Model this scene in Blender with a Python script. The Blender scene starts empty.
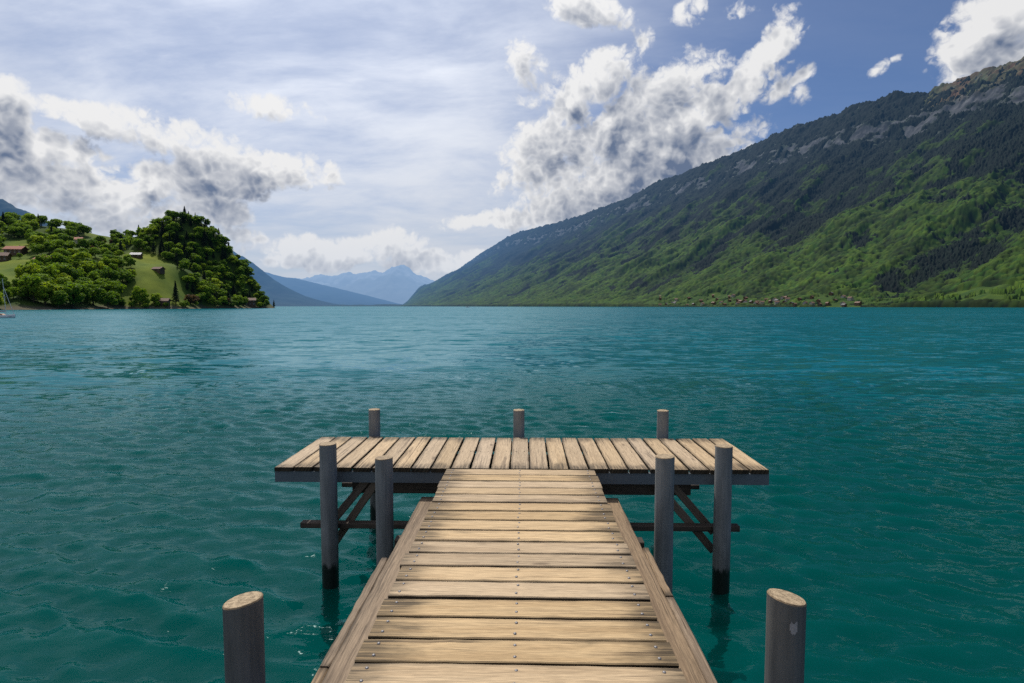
import bpy, bmesh, math, random
import numpy as np
from mathutils import Vector, Matrix

random.seed(7)
rng = np.random.default_rng(7)
scene = bpy.context.scene
C = scene.collection
PI = math.pi

# ------------------------------------------------------------------ camera
YAW, PITCH, FPX = math.radians(1.24), math.radians(3.55), 569.0
CAM = Vector((0.037, 0.0, 2.75))
cam_d = bpy.data.cameras.new('camera')
cam_d.lens = FPX * 36.0 / 1024.0
cam_d.sensor_width = 36.0
cam_d.clip_start = 0.1
cam_d.clip_end = 100000.0
cam = bpy.data.objects.new('camera', cam_d)
C.objects.link(cam)
cam.location = CAM
cam.rotation_euler = (PI / 2 - PITCH, 0.0, YAW)
scene.camera = cam
ROT = cam.rotation_euler.to_matrix()


def ray(px, py):
    """direction of a picture point as (X/Y, Z/Y) in the world"""
    d = ROT @ Vector(((px - 512.0) / FPX, (341.5 - py) / FPX, -1.0))
    return d.x / d.y, d.z / d.y


# ------------------------------------------------------------------ sun and render settings
SUN_EL, SUN_AZ = math.radians(57.0), math.radians(-25.0)      # azimuth from +Y towards +X
SUNV = Vector((math.sin(SUN_AZ) * math.cos(SUN_EL), math.cos(SUN_AZ) * math.cos(SUN_EL), math.sin(SUN_EL)))
sun_d = bpy.data.lights.new('sun', 'SUN')
sun_d.energy = 3.6
sun_d.angle = math.radians(0.55)
sun_d.color = (1.0, 0.93, 0.82)
sun = bpy.data.objects.new('sun', sun_d)
C.objects.link(sun)
sun.rotation_euler = SUNV.to_track_quat('Z', 'Y').to_euler()

scene.view_settings.view_transform = 'Standard'
scene.view_settings.look = 'None'
scene.view_settings.exposure = 0.0
scene.view_settings.gamma = 1.0
scene.render.engine = 'CYCLES'
cy = scene.cycles
cy.use_denoising = False
cy.denoiser = 'OPENIMAGEDENOISE'
cy.denoising_input_passes = 'RGB_ALBEDO_NORMAL'
cy.max_bounces = 5
cy.diffuse_bounces = 3
cy.glossy_bounces = 3
cy.transmission_bounces = 3
cy.transparent_max_bounces = 4
cy.sample_clamp_indirect = 2.5
cy.sample_clamp_direct = 1.0
cy.caustics_reflective = False
cy.caustics_refractive = False


# ------------------------------------------------------------------ node helper
class NT:
    def __init__(self, tree):
        self.t = tree
        self.n = tree.nodes
        self.l = tree.links

    def node(self, kind, **kw):
        nd = self.n.new(kind)
        for k, v in kw.items():
            setattr(nd, k, v)
        return nd

    def put(self, sock, v):
        if isinstance(v, bpy.types.NodeSocket):
            self.l.new(v, sock)
        elif v is not None:
            sock.default_value = v

    def m(self, op, a, b=None, c=None, clamp=False):
        nd = self.node('ShaderNodeMath', operation=op, use_clamp=clamp)
        self.put(nd.inputs[0], a)
        self.put(nd.inputs[1], b)
        self.put(nd.inputs[2], c)
        return nd.outputs[0]

    def vm(self, op, a, b=None, scale=None):
        nd = self.node('ShaderNodeVectorMath', operation=op)
        self.put(nd.inputs[0], a)
        self.put(nd.inputs[1], b)
        if scale is not None:
            self.put(nd.inputs['Scale'], scale)
        return nd.outputs['Value'] if op in ('DOT_PRODUCT', 'LENGTH', 'DISTANCE') else nd.outputs[0]

    def vm3(self, op, a, b, c):
        nd = self.node('ShaderNodeVectorMath', operation=op)
        for i, v in enumerate((a, b, c)):
            self.put(nd.inputs[i], v)
        return nd.outputs[0]

    def sep(self, v):
        nd = self.node('ShaderNodeSeparateXYZ')
        self.put(nd.inputs[0], v)
        return nd.outputs

    def comb(self, x, y, z):
        nd = self.node('ShaderNodeCombineXYZ')
        for i, v in enumerate((x, y, z)):
            self.put(nd.inputs[i], v)
        return nd.outputs[0]

    def mix(self, f, a, b, blend='MIX'):
        nd = self.node('ShaderNodeMix', data_type='RGBA', blend_type=blend)
        self.put(nd.inputs[0], f)
        for s, v in ((nd.inputs[6], a), (nd.inputs[7], b)):
            self.put(s, (v + (1.0,)) if isinstance(v, tuple) and len(v) == 3 else v)
        return nd.outputs[2]

    def step(self, v, a, b, lo=0.0, hi=1.0):
        nd = self.node('ShaderNodeMapRange', interpolation_type='SMOOTHSTEP')
        for i, x in enumerate((v, a, b, lo, hi)):
            self.put(nd.inputs[i], x)
        return nd.outputs[0]

    def noise(self, vec, scale, detail=4.0, rough=0.5, lac=2.0, dist=0.0, color=False):
        nd = self.node('ShaderNodeTexNoise', noise_dimensions='3D')
        if vec is not None:
            self.put(nd.inputs['Vector'], vec)
        nd.inputs['Scale'].default_value = scale
        nd.inputs['Detail'].default_value = detail
        nd.inputs['Roughness'].default_value = rough
        nd.inputs['Lacunarity'].default_value = lac
        nd.inputs['Distortion'].default_value = dist
        return nd.outputs[1] if color else nd.outputs[0]

    def mapping(self, vec, loc=(0, 0, 0), rot=(0, 0, 0), scale=(1, 1, 1), kind='POINT'):
        nd = self.node('ShaderNodeMapping', vector_type=kind)
        self.put(nd.inputs[0], vec)
        nd.inputs[1].default_value = loc
        nd.inputs[2].default_value = rot
        nd.inputs[3].default_value = scale
        return nd.outputs[0]

    def attr(self, name):
        return self.node('ShaderNodeAttribute', attribute_name=name)


# ------------------------------------------------------------------ sky
def ell(px, py, rx, ry, rot=0.0, w=1.0):
    u, v = ray(px, py)
    return (u, v, rx / FPX, ry / FPX, math.radians(rot), w)


CLOUDS = [ell(*a) for a in (
    # bank over the right ridge
    (530, 217, 92, 9, 4, .7), (490, 221, 50, 7, -2, .7), (600, 190, 92, 34, 22, .9), (655, 150, 78, 44, 30, 1.0), (545, 150, 42, 32, 30, .75),
    (702, 118, 46, 34, 28, 1.15), (605, 72, 42, 26, 48, 1.0), (572, 104, 34, 24, 40, .9), (640, 42, 18, 12, 50, .6),
    (700, 160, 64, 24, 22, .8), (560, 190, 50, 28, 20, .8), (590, 8, 46, 20, -12, 1.0), (612, 22, 24, 12, -10, .7),
    (765, 52, 46, 17, 48, .75), (735, 92, 46, 20, 30, .7), (680, 80, 40, 20, 25, .45), (778, 92, 20, 10, 30, .5),
    (692, 8, 18, 11, 30, .42), (530, 58, 18, 20, 0, .45), (801, 76, 12, 7, 35, .38), (799, 101, 8, 11, 20, .32),
    (735, 10, 16, 7, 10, .28), (790, 10, 14, 6, 10, .28), (540, 85, 18, 22, 0, .35),
    (608, 140, 66, 34, 30, .8), (560, 178, 60, 30, 15, .8), (640, 100, 40, 24, 40, .55), (665, 175, 60, 22, 20, .8), (575, 215, 70, 12, 0, .7),
    # left bank
    (105, 118, 105, 13, -11, .75), (190, 142, 78, 24, -12, .95), (258, 164, 84, 20, -9, .9), (210, 170, 48, 20, -10, 1.0),
    (112, 202, 72, 24, -4, 1.1), (160, 186, 48, 26, 5, .95), (228, 182, 34, 20, -15, 1.05), (60, 188, 66, 30, 0, 1.0), (8, 120, 30, 34, 0, 1.1),
    (12, 84, 22, 12, -20, .5), (42, 150, 56, 22, -10, .9), (228, 212, 26, 24, -20, .8), (10, 180, 46, 34, 0, 1.0), (275, 108, 46, 12, -12, .55),
    (75, 158, 30, 8, 0, .5), (240, 234, 30, 10, -20, .5), (130, 212, 90, 20, 0, .8), (150, 130, 60, 18, -10, .6), (300, 168, 40, 10, -10, .6),
    # low banks over the gap
    (320, 252, 74, 17, 0, .85), (378, 246, 50, 18, 4, .95), (432, 262, 60, 14, 0, .85), (300, 262, 60, 10, 0, .8), (480, 258, 60, 10, 0, .6), (258, 240, 12, 6, 0, .6),
    # grey bank above the summit
    (1000, 32, 76, 42, 35, 1.25), (1060, 20, 90, 60, 20, 1.3), (882, 68, 14, 5, 30, .35), (900, 58, 10, 4, 30, .35),
)]


def build_world():
    w = bpy.data.worlds.new('World')
    scene.world = w
    w.use_nodes = True
    w.cycles.sampling_method = 'MANUAL'
    w.cycles.sample_map_resolution = 256
    # coverage of the heaped clouds for a direction
    gm = bpy.data.node_groups.new('cloud_cover', 'ShaderNodeTree')
    gm.interface.new_socket('Direction', in_out='INPUT', socket_type='NodeSocketVector')
    gm.interface.new_socket('Cover', in_out='OUTPUT', socket_type='NodeSocketFloat')
    t = NT(gm)
    gi, go = t.node('NodeGroupInput'), t.node('NodeGroupOutput')
    D = gi.outputs[0]
    dx, dy, dz = t.sep(D)
    ady = t.m('MAXIMUM', t.m('ABSOLUTE', dy), 0.06)
    P = t.comb(t.m('DIVIDE', dx, ady), t.m('DIVIDE', dz, ady), 1.0)
    wv = t.vm('SUBTRACT', t.noise(D, 7.0, 2.0, 0.55, color=True), (0.5, 0.5, 0.5))
    P2 = t.vm('ADD', P, t.vm('MULTIPLY', wv, (0.05, 0.05, 0.0)))
    M, Pi, Q = None, P2, None
    for i, (u, v, rx, ry, rot, wt) in enumerate(CLOUDS):
        if i % 4 == 0:                                     # evaluate the heaps a few at a time
            if M is not None:
                Pi = t.vm3('MULTIPLY_ADD', M, (1e-9, 1e-9, 1e-9), P2)
            pu, pv, _ = t.sep(Pi)
            Q = t.comb(t.m('MULTIPLY', pu, pu), t.m('MULTIPLY', pv, pv), t.m('MULTIPLY', pu, pv))
        c, s = math.cos(rot), math.sin(rot)
        A, B = c * c / rx**2 + s * s / ry**2, s * s / rx**2 + c * c / ry**2
        X = 2 * c * s * (1 / rx**2 - 1 / ry**2)
        K = A * u * u + B * v * v + X * u * v
        q1 = t.vm('DOT_PRODUCT', Q, (-wt * A, -wt * B, -wt * X))
        q2 = t.vm('DOT_PRODUCT', Pi, (wt * (2 * A * u + X * v), wt * (2 * B * v + X * u), wt * (1 - K)))
        e = t.m('ADD', q1, q2)
        M = e if M is None else t.m('SMOOTH_MAX', M, e, 0.25)
    t.l.new(t.m('MAXIMUM', M, -1.5), go.inputs[0])

    # density: cover broken up by noise
    g = bpy.data.node_groups.new('cloud_density', 'ShaderNodeTree')
    g.interface.new_socket('Direction', in_out='INPUT', socket_type='NodeSocketVector')
    g.interface.new_socket('Cover', in_out='INPUT', socket_type='NodeSocketFloat')
    g.interface.new_socket('Density', in_out='OUTPUT', socket_type='NodeSocketFloat')
    t = NT(g)
    gi, go = t.node('NodeGroupInput'), t.node('NodeGroupOutput')
    D, M = gi.outputs[0], gi.outputs[1]
    wv = t.vm('SUBTRACT', t.noise(D, 7.0, 1.0, 0.55, color=True), (0.5, 0.5, 0.5))
    fv = t.vm('SUBTRACT', t.noise(D, 46.0, 3.0, 0.6, color=True), (0.5, 0.5, 0.5))
    Df = t.vm('ADD', D, t.vm('ADD', t.vm('SCALE', wv, scale=0.03), t.vm('SCALE', fv, scale=0.022)))
    n1 = t.noise(Df, 11.0, 8.0, 0.63, 2.1)
    bil = None
    for sc, am in ((19.0, 0.50), (41.0, 0.36), (88.0, 0.24)):
        f = t.m('MULTIPLY', t.m('ABSOLUTE', t.m('SUBTRACT', t.noise(Df, sc, 0.0), 0.5)), 2.0 * am)
        bil = f if bil is None else t.m('ADD', bil, f)
    d = t.m('ADD', t.m('MULTIPLY', t.m('MINIMUM', M, 0.7), 0.95), t.m('MULTIPLY', t.m('SUBTRACT', n1, 0.5), 2.6))
    d = t.m('ADD', d, t.m('MULTIPLY', t.m('SUBTRACT', bil, 0.24), 1.5))
    t.l.new(t.m('ADD', d, 0.10), go.inputs[0])

    # the smooth body of the same clouds, for their shading
    gb = bpy.data.node_groups.new('cloud_body', 'ShaderNodeTree')
    gb.interface.new_socket('Direction', in_out='INPUT', socket_type='NodeSocketVector')
    gb.interface.new_socket('Cover', in_out='INPUT', socket_type='NodeSocketFloat')
    gb.interface.new_socket('Density', in_out='OUTPUT', socket_type='NodeSocketFloat')
    t = NT(gb)
    gi, go = t.node('NodeGroupInput'), t.node('NodeGroupOutput')
    D, M = gi.outputs[0], gi.outputs[1]
    wv = t.vm('SUBTRACT', t.noise(D, 7.0, 1.0, 0.55, color=True), (0.5, 0.5, 0.5))
    fv = t.vm('SUBTRACT', t.noise(D, 46.0, 3.0, 0.6, color=True), (0.5, 0.5, 0.5))
    Df = t.vm('ADD', D, t.vm('ADD', t.vm('SCALE', wv, scale=0.03), t.vm('SCALE', fv, scale=0.010)))
    n1 = t.noise(Df, 11.0, 4.0, 0.55, 2.1)
    bil = None
    for sc, am in ((19.0, 0.50), (41.0, 0.38), (88.0, 0.24)):
        f = t.m('MULTIPLY', t.m('ABSOLUTE', t.m('SUBTRACT', t.noise(Df, sc, 0.0), 0.5)), 2.0 * am)
        bil = f if bil is None else t.m('ADD', bil, f)
    d = t.m('ADD', t.m('MULTIPLY', t.m('MINIMUM', M, 0.7), 0.95), t.m('MULTIPLY', t.m('SUBTRACT', n1, 0.5), 1.9))
    d = t.m('ADD', d, t.m('MULTIPLY', t.m('SUBTRACT', bil, 0.24), 2.0))
    t.l.new(t.m('ADD', d, 0.10), go.inputs[0])

    t = NT(w.node_tree)
    t.n.clear()
    out = t.node('ShaderNodeOutputWorld')
    bg = t.node('ShaderNodeBackground')
    D = t.vm('NORMALIZE', t.node('ShaderNodeTexCoord').outputs['Generated'])
    sky = t.node('ShaderNodeTexSky', sky_type='NISHITA', sun_disc=False)
    sky.sun_elevation = SUN_EL
    sky.sun_rotation = SUN_AZ
    sky.altitude = 600
    sky.dust_density = 1.2
    sky.ozone_density = 2.0
    base = sky.outputs[0]
    cosun = t.m('MAXIMUM', t.vm('DOT_PRODUCT', D, tuple(SUNV)), 0.0)
    glow = t.m('POWER', cosun, 5.0)
    glow2 = t.m('POWER', cosun, 22.0)
    dx, dy, dz = t.sep(D)
    # high thin cloud: streaks on a flat layer
    hz = t.m('ADD', t.m('MAXIMUM', dz, 0.0), 0.22)
    L = t.comb(t.m('DIVIDE', dx, hz), t.m('DIVIDE', dy, hz), 0.0)
    Lw = t.vm('ADD', L, t.vm('SCALE', t.vm('SUBTRACT', t.noise(L, 0.8, 3.0, color=True), (.5, .5, .5)), scale=0.5))
    c1 = t.noise(t.mapping(Lw, rot=(0, 0, 0.35), scale=(0.7, 1.3, 1)), 1.0, 7.0, 0.58)
    c2 = t.noise(t.mapping(Lw, rot=(0, 0, -0.1), scale=(0.9, 1.9, 1)), 2.2, 6.0, 0.62)
    streak = t.m('ADD', t.m('MULTIPLY', c1, 0.65), t.m('MULTIPLY', c2, 0.35))
    veil = t.step(streak, 0.34, 0.64)
    side = t.step(dx, 0.42, -0.12)                         # the veil thins out over the right ridge
    veil = t.m('MULTIPLY', t.m('ADD', t.m('MULTIPLY', veil, 0.60), 0.33), t.m('ADD', t.m('MULTIPLY', side, 0.86), 0.10), clamp=True)
    vb = t.m('ADD', 0.57, t.m('ADD', t.m('MULTIPLY', t.m('POWER', cosun, 4.0), 1.15), t.m('MULTIPLY', glow2, 0.15)))
    vcol = t.vm('SCALE', (0.94, 0.975, 1.045), scale=vb)
    skyc = t.vm('MULTIPLY', base, (0.041, 0.056, 0.077))
    col = t.mix(veil, skyc, vcol)
    # haze low over the far end of the lake
    low = t.step(dz, 0.20, 0.0)
    col = t.mix(t.m('MULTIPLY', low, 0.6), col, (0.52, 0.58, 0.70))
    # heaped clouds, lit from behind and above
    def cover(vec):
        nd = t.node('ShaderNodeGroup')
        nd.node_tree = gm
        t.put(nd.inputs[0], vec)
        return t.m('MINIMUM', nd.outputs[0], 1.0)
    Sv = (Vector(SUNV) + Vector((-0.25, 0, 0.25))).normalized()
    cov = cover(D)
    cov1 = cover(t.vm('NORMALIZE', t.vm('ADD', t.vm3('MULTIPLY_ADD', cov, (1e-9, 1e-9, 1e-9), D), tuple(Sv * 0.045))))

    def dens(vec, grp):
        nd = t.node('ShaderNodeGroup')
        nd.node_tree = grp
        t.put(nd.inputs[0], vec)
        t.put(nd.inputs[1], cov)
        return nd.outputs[0]
    d0 = dens(t.vm3('MULTIPLY_ADD', cov1, (1e-9, 1e-9, 1e-9), D), g)
    D1 = t.vm3('MULTIPLY_ADD', d0, (1e-9, 1e-9, 1e-9), D)
    b0 = dens(D1, gb)
    D2 = t.vm3('MULTIPLY_ADD', b0, (1e-9, 1e-9, 1e-9), D)
    b1 = dens(t.vm('NORMALIZE', t.vm('ADD', D2, tuple(Sv * 0.022))), gb)
    alpha = t.step(d0, -0.08, 0.54)
    thick = t.step(b0, 0.20, 1.10)
    lit = t.m('ADD', t.m('MULTIPLY', t.m('SUBTRACT', b0, b1), 0.62), t.m('MULTIPLY', t.m('SUBTRACT', cov, cov1), 0.52))
    edge = t.m('MULTIPLY', t.m('SUBTRACT', b0, d0), 0.22)
    bright = t.m('ADD', t.m('ADD', t.m('MULTIPLY_ADD', thick, -0.66, 0.86), lit), edge, clamp=True)
    cc = t.mix(bright, (0.150, 0.205, 0.325), (0.95, 0.95, 0.955))
    cc = t.vm('SCALE', cc, scale=t.m('ADD', 0.84, t.m('MULTIPLY', glow, 0.28)))
    # the low banks sink into haze
    cc = t.mix(t.m('MULTIPLY', low, 0.55), cc, (0.55, 0.62, 0.74))
    col = t.mix(alpha, col, cc)
    col = t.mix(t.step(dz, 0.0, -0.02), col, (0.0004, 0.067, 0.062))       # below the horizon: teal glow added in place of light scattered in the lake
    t.l.new(t.vm('SCALE', col, scale=12.5), bg.inputs[0])
    bg.inputs[1].default_value = 0.08
    t.l.new(bg.outputs[0], out.inputs[0])


build_world()

#@@END_SKY


# ------------------------------------------------------------------ numpy noise
_perm = np.random.default_rng(11).permutation(1024)


def _h(ix, iy, seed):
    return _perm[(_perm[(ix + seed * 37) & 1023] + iy) & 1023]


def perlin(x, y, seed=0):
    xi, yi = np.floor(x).astype(np.int64), np.floor(y).astype(np.int64)
    xf, yf = x - xi, y - yi
    u, v = xf * xf * xf * (xf * (xf * 6 - 15) + 10), yf * yf * yf * (yf * (yf * 6 - 15) + 10)

    def gr(dx, dy):
        a = _h(xi + dx, yi + dy, seed) * (2 * PI / 1024)
        return np.cos(a) * (xf - dx) + np.sin(a) * (yf - dy)
    return ((gr(0, 0) * (1 - u) + gr(1, 0) * u) * (1 - v) + (gr(0, 1) * (1 - u) + gr(1, 1) * u) * v) * 1.45


def fbm(x, y, oct=5, gain=0.5, seed=0):
    r, a = 0.0, 1.0
    for i in range(oct):
        r = r + a * perlin(x, y, seed + i)
        x, y, a = x * 2.03, y * 2.03, a * gain
    return r


def ridged(x, y, oct=5, gain=0.5, seed=0):
    r, a, n = 0.0, 1.0, 0.0
    for i in range(oct):
        r = r + a * (1 - np.abs(perlin(x, y, seed + i)) * 1.6)
        n += a
        x, y, a = x * 2.03, y * 2.03, a * gain
    return r / n


def worley(x, y, seed=0):
    """distance to the nearest jittered point and that point's random number"""
    xi, yi = np.floor(x).astype(np.int64), np.floor(y).astype(np.int64)
    best = np.full(np.shape(x), 9.0)
    rid = np.zeros(np.shape(x))
    for dx in (-1, 0, 1):
        for dy in (-1, 0, 1):
            hx = _h(xi + dx, yi + dy, seed)
            hy = _h(xi + dx, yi + dy, seed + 5)
            d = np.hypot(xi + dx + hx / 1024.0 - x, yi + dy + hy / 1024.0 - y)
            k = d < best
            best = np.where(k, d, best)
            rid = np.where(k, _h(xi + dx, yi + dy, seed + 9) / 1024.0, rid)
    return best, rid


def sstep(x, a, b):
    t = np.clip((x - a) / (b - a), 0, 1)
    return t * t * (3 - 2 * t)


# ------------------------------------------------------------------ object helpers
def mesh_np(name, verts, faces, mats=(), smooth=False, attrs=None, mat_idx=None):
    """mesh from arrays; faces is an (n,4) or (n,3) int array or a list of tuples"""
    me = bpy.data.meshes.new(name)
    verts = np.asarray(verts, dtype=np.float32)
    if isinstance(faces, list):
        tot = np.array([len(f) for f in faces], dtype=np.int32)
        flat = np.fromiter((i for f in faces for i in f), dtype=np.int32)
    else:
        tot = np.full(len(faces), faces.shape[1], dtype=np.int32)
        flat = faces.astype(np.int32).ravel()
    me.vertices.add(len(verts))
    me.vertices.foreach_set('co', verts.ravel())
    me.loops.add(len(flat))
    me.loops.foreach_set('vertex_index', flat)
    me.polygons.add(len(tot))
    me.polygons.foreach_set('loop_start', np.concatenate(([0], np.cumsum(tot)[:-1])).astype(np.int32))
    me.polygons.foreach_set('loop_total', tot)
    me.polygons.foreach_set('use_smooth', np.full(len(tot), smooth))
    if mat_idx is not None:
        me.polygons.foreach_set('material_index', np.asarray(mat_idx, dtype=np.int32))
    for m in mats:
        me.materials.append(m)
    for k, a in (attrs or {}).items():
        a = np.asarray(a, dtype=np.float32)
        if a.ndim == 1:
            at = me.attributes.new(k, 'FLOAT', 'POINT')
            at.data.foreach_set('value', a)
        else:
            at = me.attributes.new(k, 'FLOAT_VECTOR', 'POINT')
            at.data.foreach_set('vector', a.ravel())
    me.update(calc_edges=True)
    me.validate()
    return me


def link(name, me, parent=None, loc=(0, 0, 0), rot=(0, 0, 0)):
    o = bpy.data.objects.new(name, me)
    C.objects.link(o)
    o.location = loc
    o.rotation_euler = rot
    if parent is not None:
        o.parent = parent
    return o


def tag(o, label=None, cat=None, group=None, kind=None):
    for k, v in (('label', label), ('category', cat), ('group', group), ('kind', kind)):
        if v:
            o[k] = v
    return o


def grid_faces(nr, nc):
    i = np.arange(nr - 1)[:, None] * nc + np.arange(nc - 1)[None, :]
    return np.stack((i, i + 1, i + nc + 1, i + nc), axis=-1).reshape(-1, 4)


class Geo:
    """gathers shapes of one mesh, with grain coordinates per vertex"""
    def __init__(self):
        self.v, self.f, self.g, self.e, self.mi = [], [], [], [], []

    def add(self, v, f, g=None, e=None, mi=0):
        n = len(self.v)
        self.v += [tuple(p) for p in v]
        self.f += [tuple(i + n for i in q) for q in f]
        self.g += [tuple(p) for p in (g if g is not None else v)]
        self.e += list(e if e is not None else [1.0] * len(v))
        self.mi += [mi] * len(f)

    def build(self, name, mats, parent=None, smooth=False, loc=(0, 0, 0)):
        if not isinstance(mats, (list, tuple)):
            mats = [mats]
        me = mesh_np(name, np.array(self.v), self.f, mats, smooth, {'grain': np.array(self.g), 'endd': np.array(self.e)}, self.mi)
        return link(name, me, parent, loc)


_bid = [0]


def timber(G, a, b, w, h, up=(0, 0, 1), ch=0.004, seg=10, rough=0.0015, mi=0, endj=0.0, warp=0.0):
    """sawn timber from a to b (axis through its middle), chamfered, slightly uneven"""
    a, b = Vector(a), Vector(b)
    X = (b - a).normalized()
    Y = Vector(up).cross(X).normalized()
    Z = X.cross(Y)
    L = (b - a).length
    _bid[0] += 1
    bid = _bid[0]
    y, z = w / 2, h / 2
    prof = [(-y + ch, -z), (y - ch, -z), (y, -z + ch), (y, z - ch), (y - ch, z), (-y + ch, z), (-y, z - ch), (-y, -z + ch)]
    V, F, Gc, E = [], [], [], []
    ja, jb = random.uniform(-endj, endj), random.uniform(-endj, endj)
    bow = random.uniform(-warp, warp)
    cup = random.uniform(-warp, warp)
    for i in range(seg + 1):
        t = i / seg
        x = -ja + t * (L + ja + jb)
        oy1, oy2 = random.uniform(-rough, rough), random.uniform(-rough, rough)
        oz = cup * math.sin(t * PI) + random.uniform(-rough, rough) * 0.3
        for (py, pz) in prof:
            oy = (oy1 if py > 0 else oy2) + bow * math.sin(t * PI)
            V.append(a + X * x + Y * (py + oy) + Z * (pz + oz))
            Gc.append((x, py + pz * 0.5, bid * 7.31))
            E.append(min(t, 1 - t) * L)
    for i in range(seg):
        for k in range(8):
            k2 = (k + 1) % 8
            F.append((i * 8 + k, i * 8 + k2, (i + 1) * 8 + k2, (i + 1) * 8 + k))
    F.append(tuple(range(7, -1, -1)))
    F.append(tuple(seg * 8 + k for k in range(8)))
    F = [tuple(reversed(f)) for f in F]
    G.add(V, F, Gc, E, mi)


def round_post(name, x, y, z0, z1, r, tilt, mats, label, lean=(0, 0)):
    """round pile sawn off at a slant; object origin at the waterline"""
    G = Geo()
    n = 40
    zs = [z0, -0.3, 0.0, 0.1, 0.2, 0.3, 0.6, 0.9, 1.2]
    zs = [z for z in zs if z < z1 - 0.12] + [None]
    V, Gc = [], []
    ph = random.uniform(0, 9)
    for z in zs:
        for k in range(n):
            a = 2 * PI * k / n
            rr = r * (1 + 0.012 * math.sin(3 * a + ph) + 0.008 * math.sin(7 * a + 2 * ph)) * (1.0 if z is None else 1.0 + 0.01 * math.sin(z * 3 + ph))
            cx, sy = rr * math.cos(a), rr * math.sin(a)
            zz = z if z is not None else z1 + tilt[0] * cx + tilt[1] * sy - 0.006
            V.append((cx + lean[0] * zz, sy + lean[1] * zz, zz))
            Gc.append((zz, a * r, ph * 11))
    F = []
    for i in range(len(zs) - 1):
        for k in range(n):
            k2 = (k + 1) % n
            F.append((i * n + k, i * n + k2, (i + 1) * n + k2, (i + 1) * n + k))
    G.add(V, F, Gc, [1.0] * len(V), 0)
    # sawn top: small chamfer ring then the end grain
    top = []
    base = (len(zs) - 1) * n
    for s, dz in ((1.0, 0.0), (0.955, 0.006)):
        ring = []
        for k in range(n):
            p = V[base + k]
            cx, cyy = p[0] - lean[0] * p[2], p[1] - lean[1] * p[2]
            ring.append((p[0] - cx * (1 - s), p[1] - cyy * (1 - s), p[2] + dz - (tilt[0] * cx + tilt[1] * cyy) * (1 - s)))
        top += ring
    F2 = [(k, (k + 1) % n, n + (k + 1) % n, n + k) for k in range(n)] + [tuple(n + k for k in range(n))]
    G.add(top, F2, [(p[0], p[1], ph) for p in top], [1.0] * len(top), 1)
    o = G.build(name, mats, None, False, (x, y, 0))
    me = o.data
    me.polygons.foreach_set('use_smooth', [p.material_index == 0 for p in me.polygons])
    tag(o, label, 'post', 'round wooden mooring posts of the jetty')
    return o


# ------------------------------------------------------------------ materials
def new_mat(name):
    m = bpy.data.materials.new(name)
    m.use_nodes = True
    t = NT(m.node_tree)
    p = t.n.get('Principled BSDF')
    out = t.n.get('Material Output')
    return m, t, p, out


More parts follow.
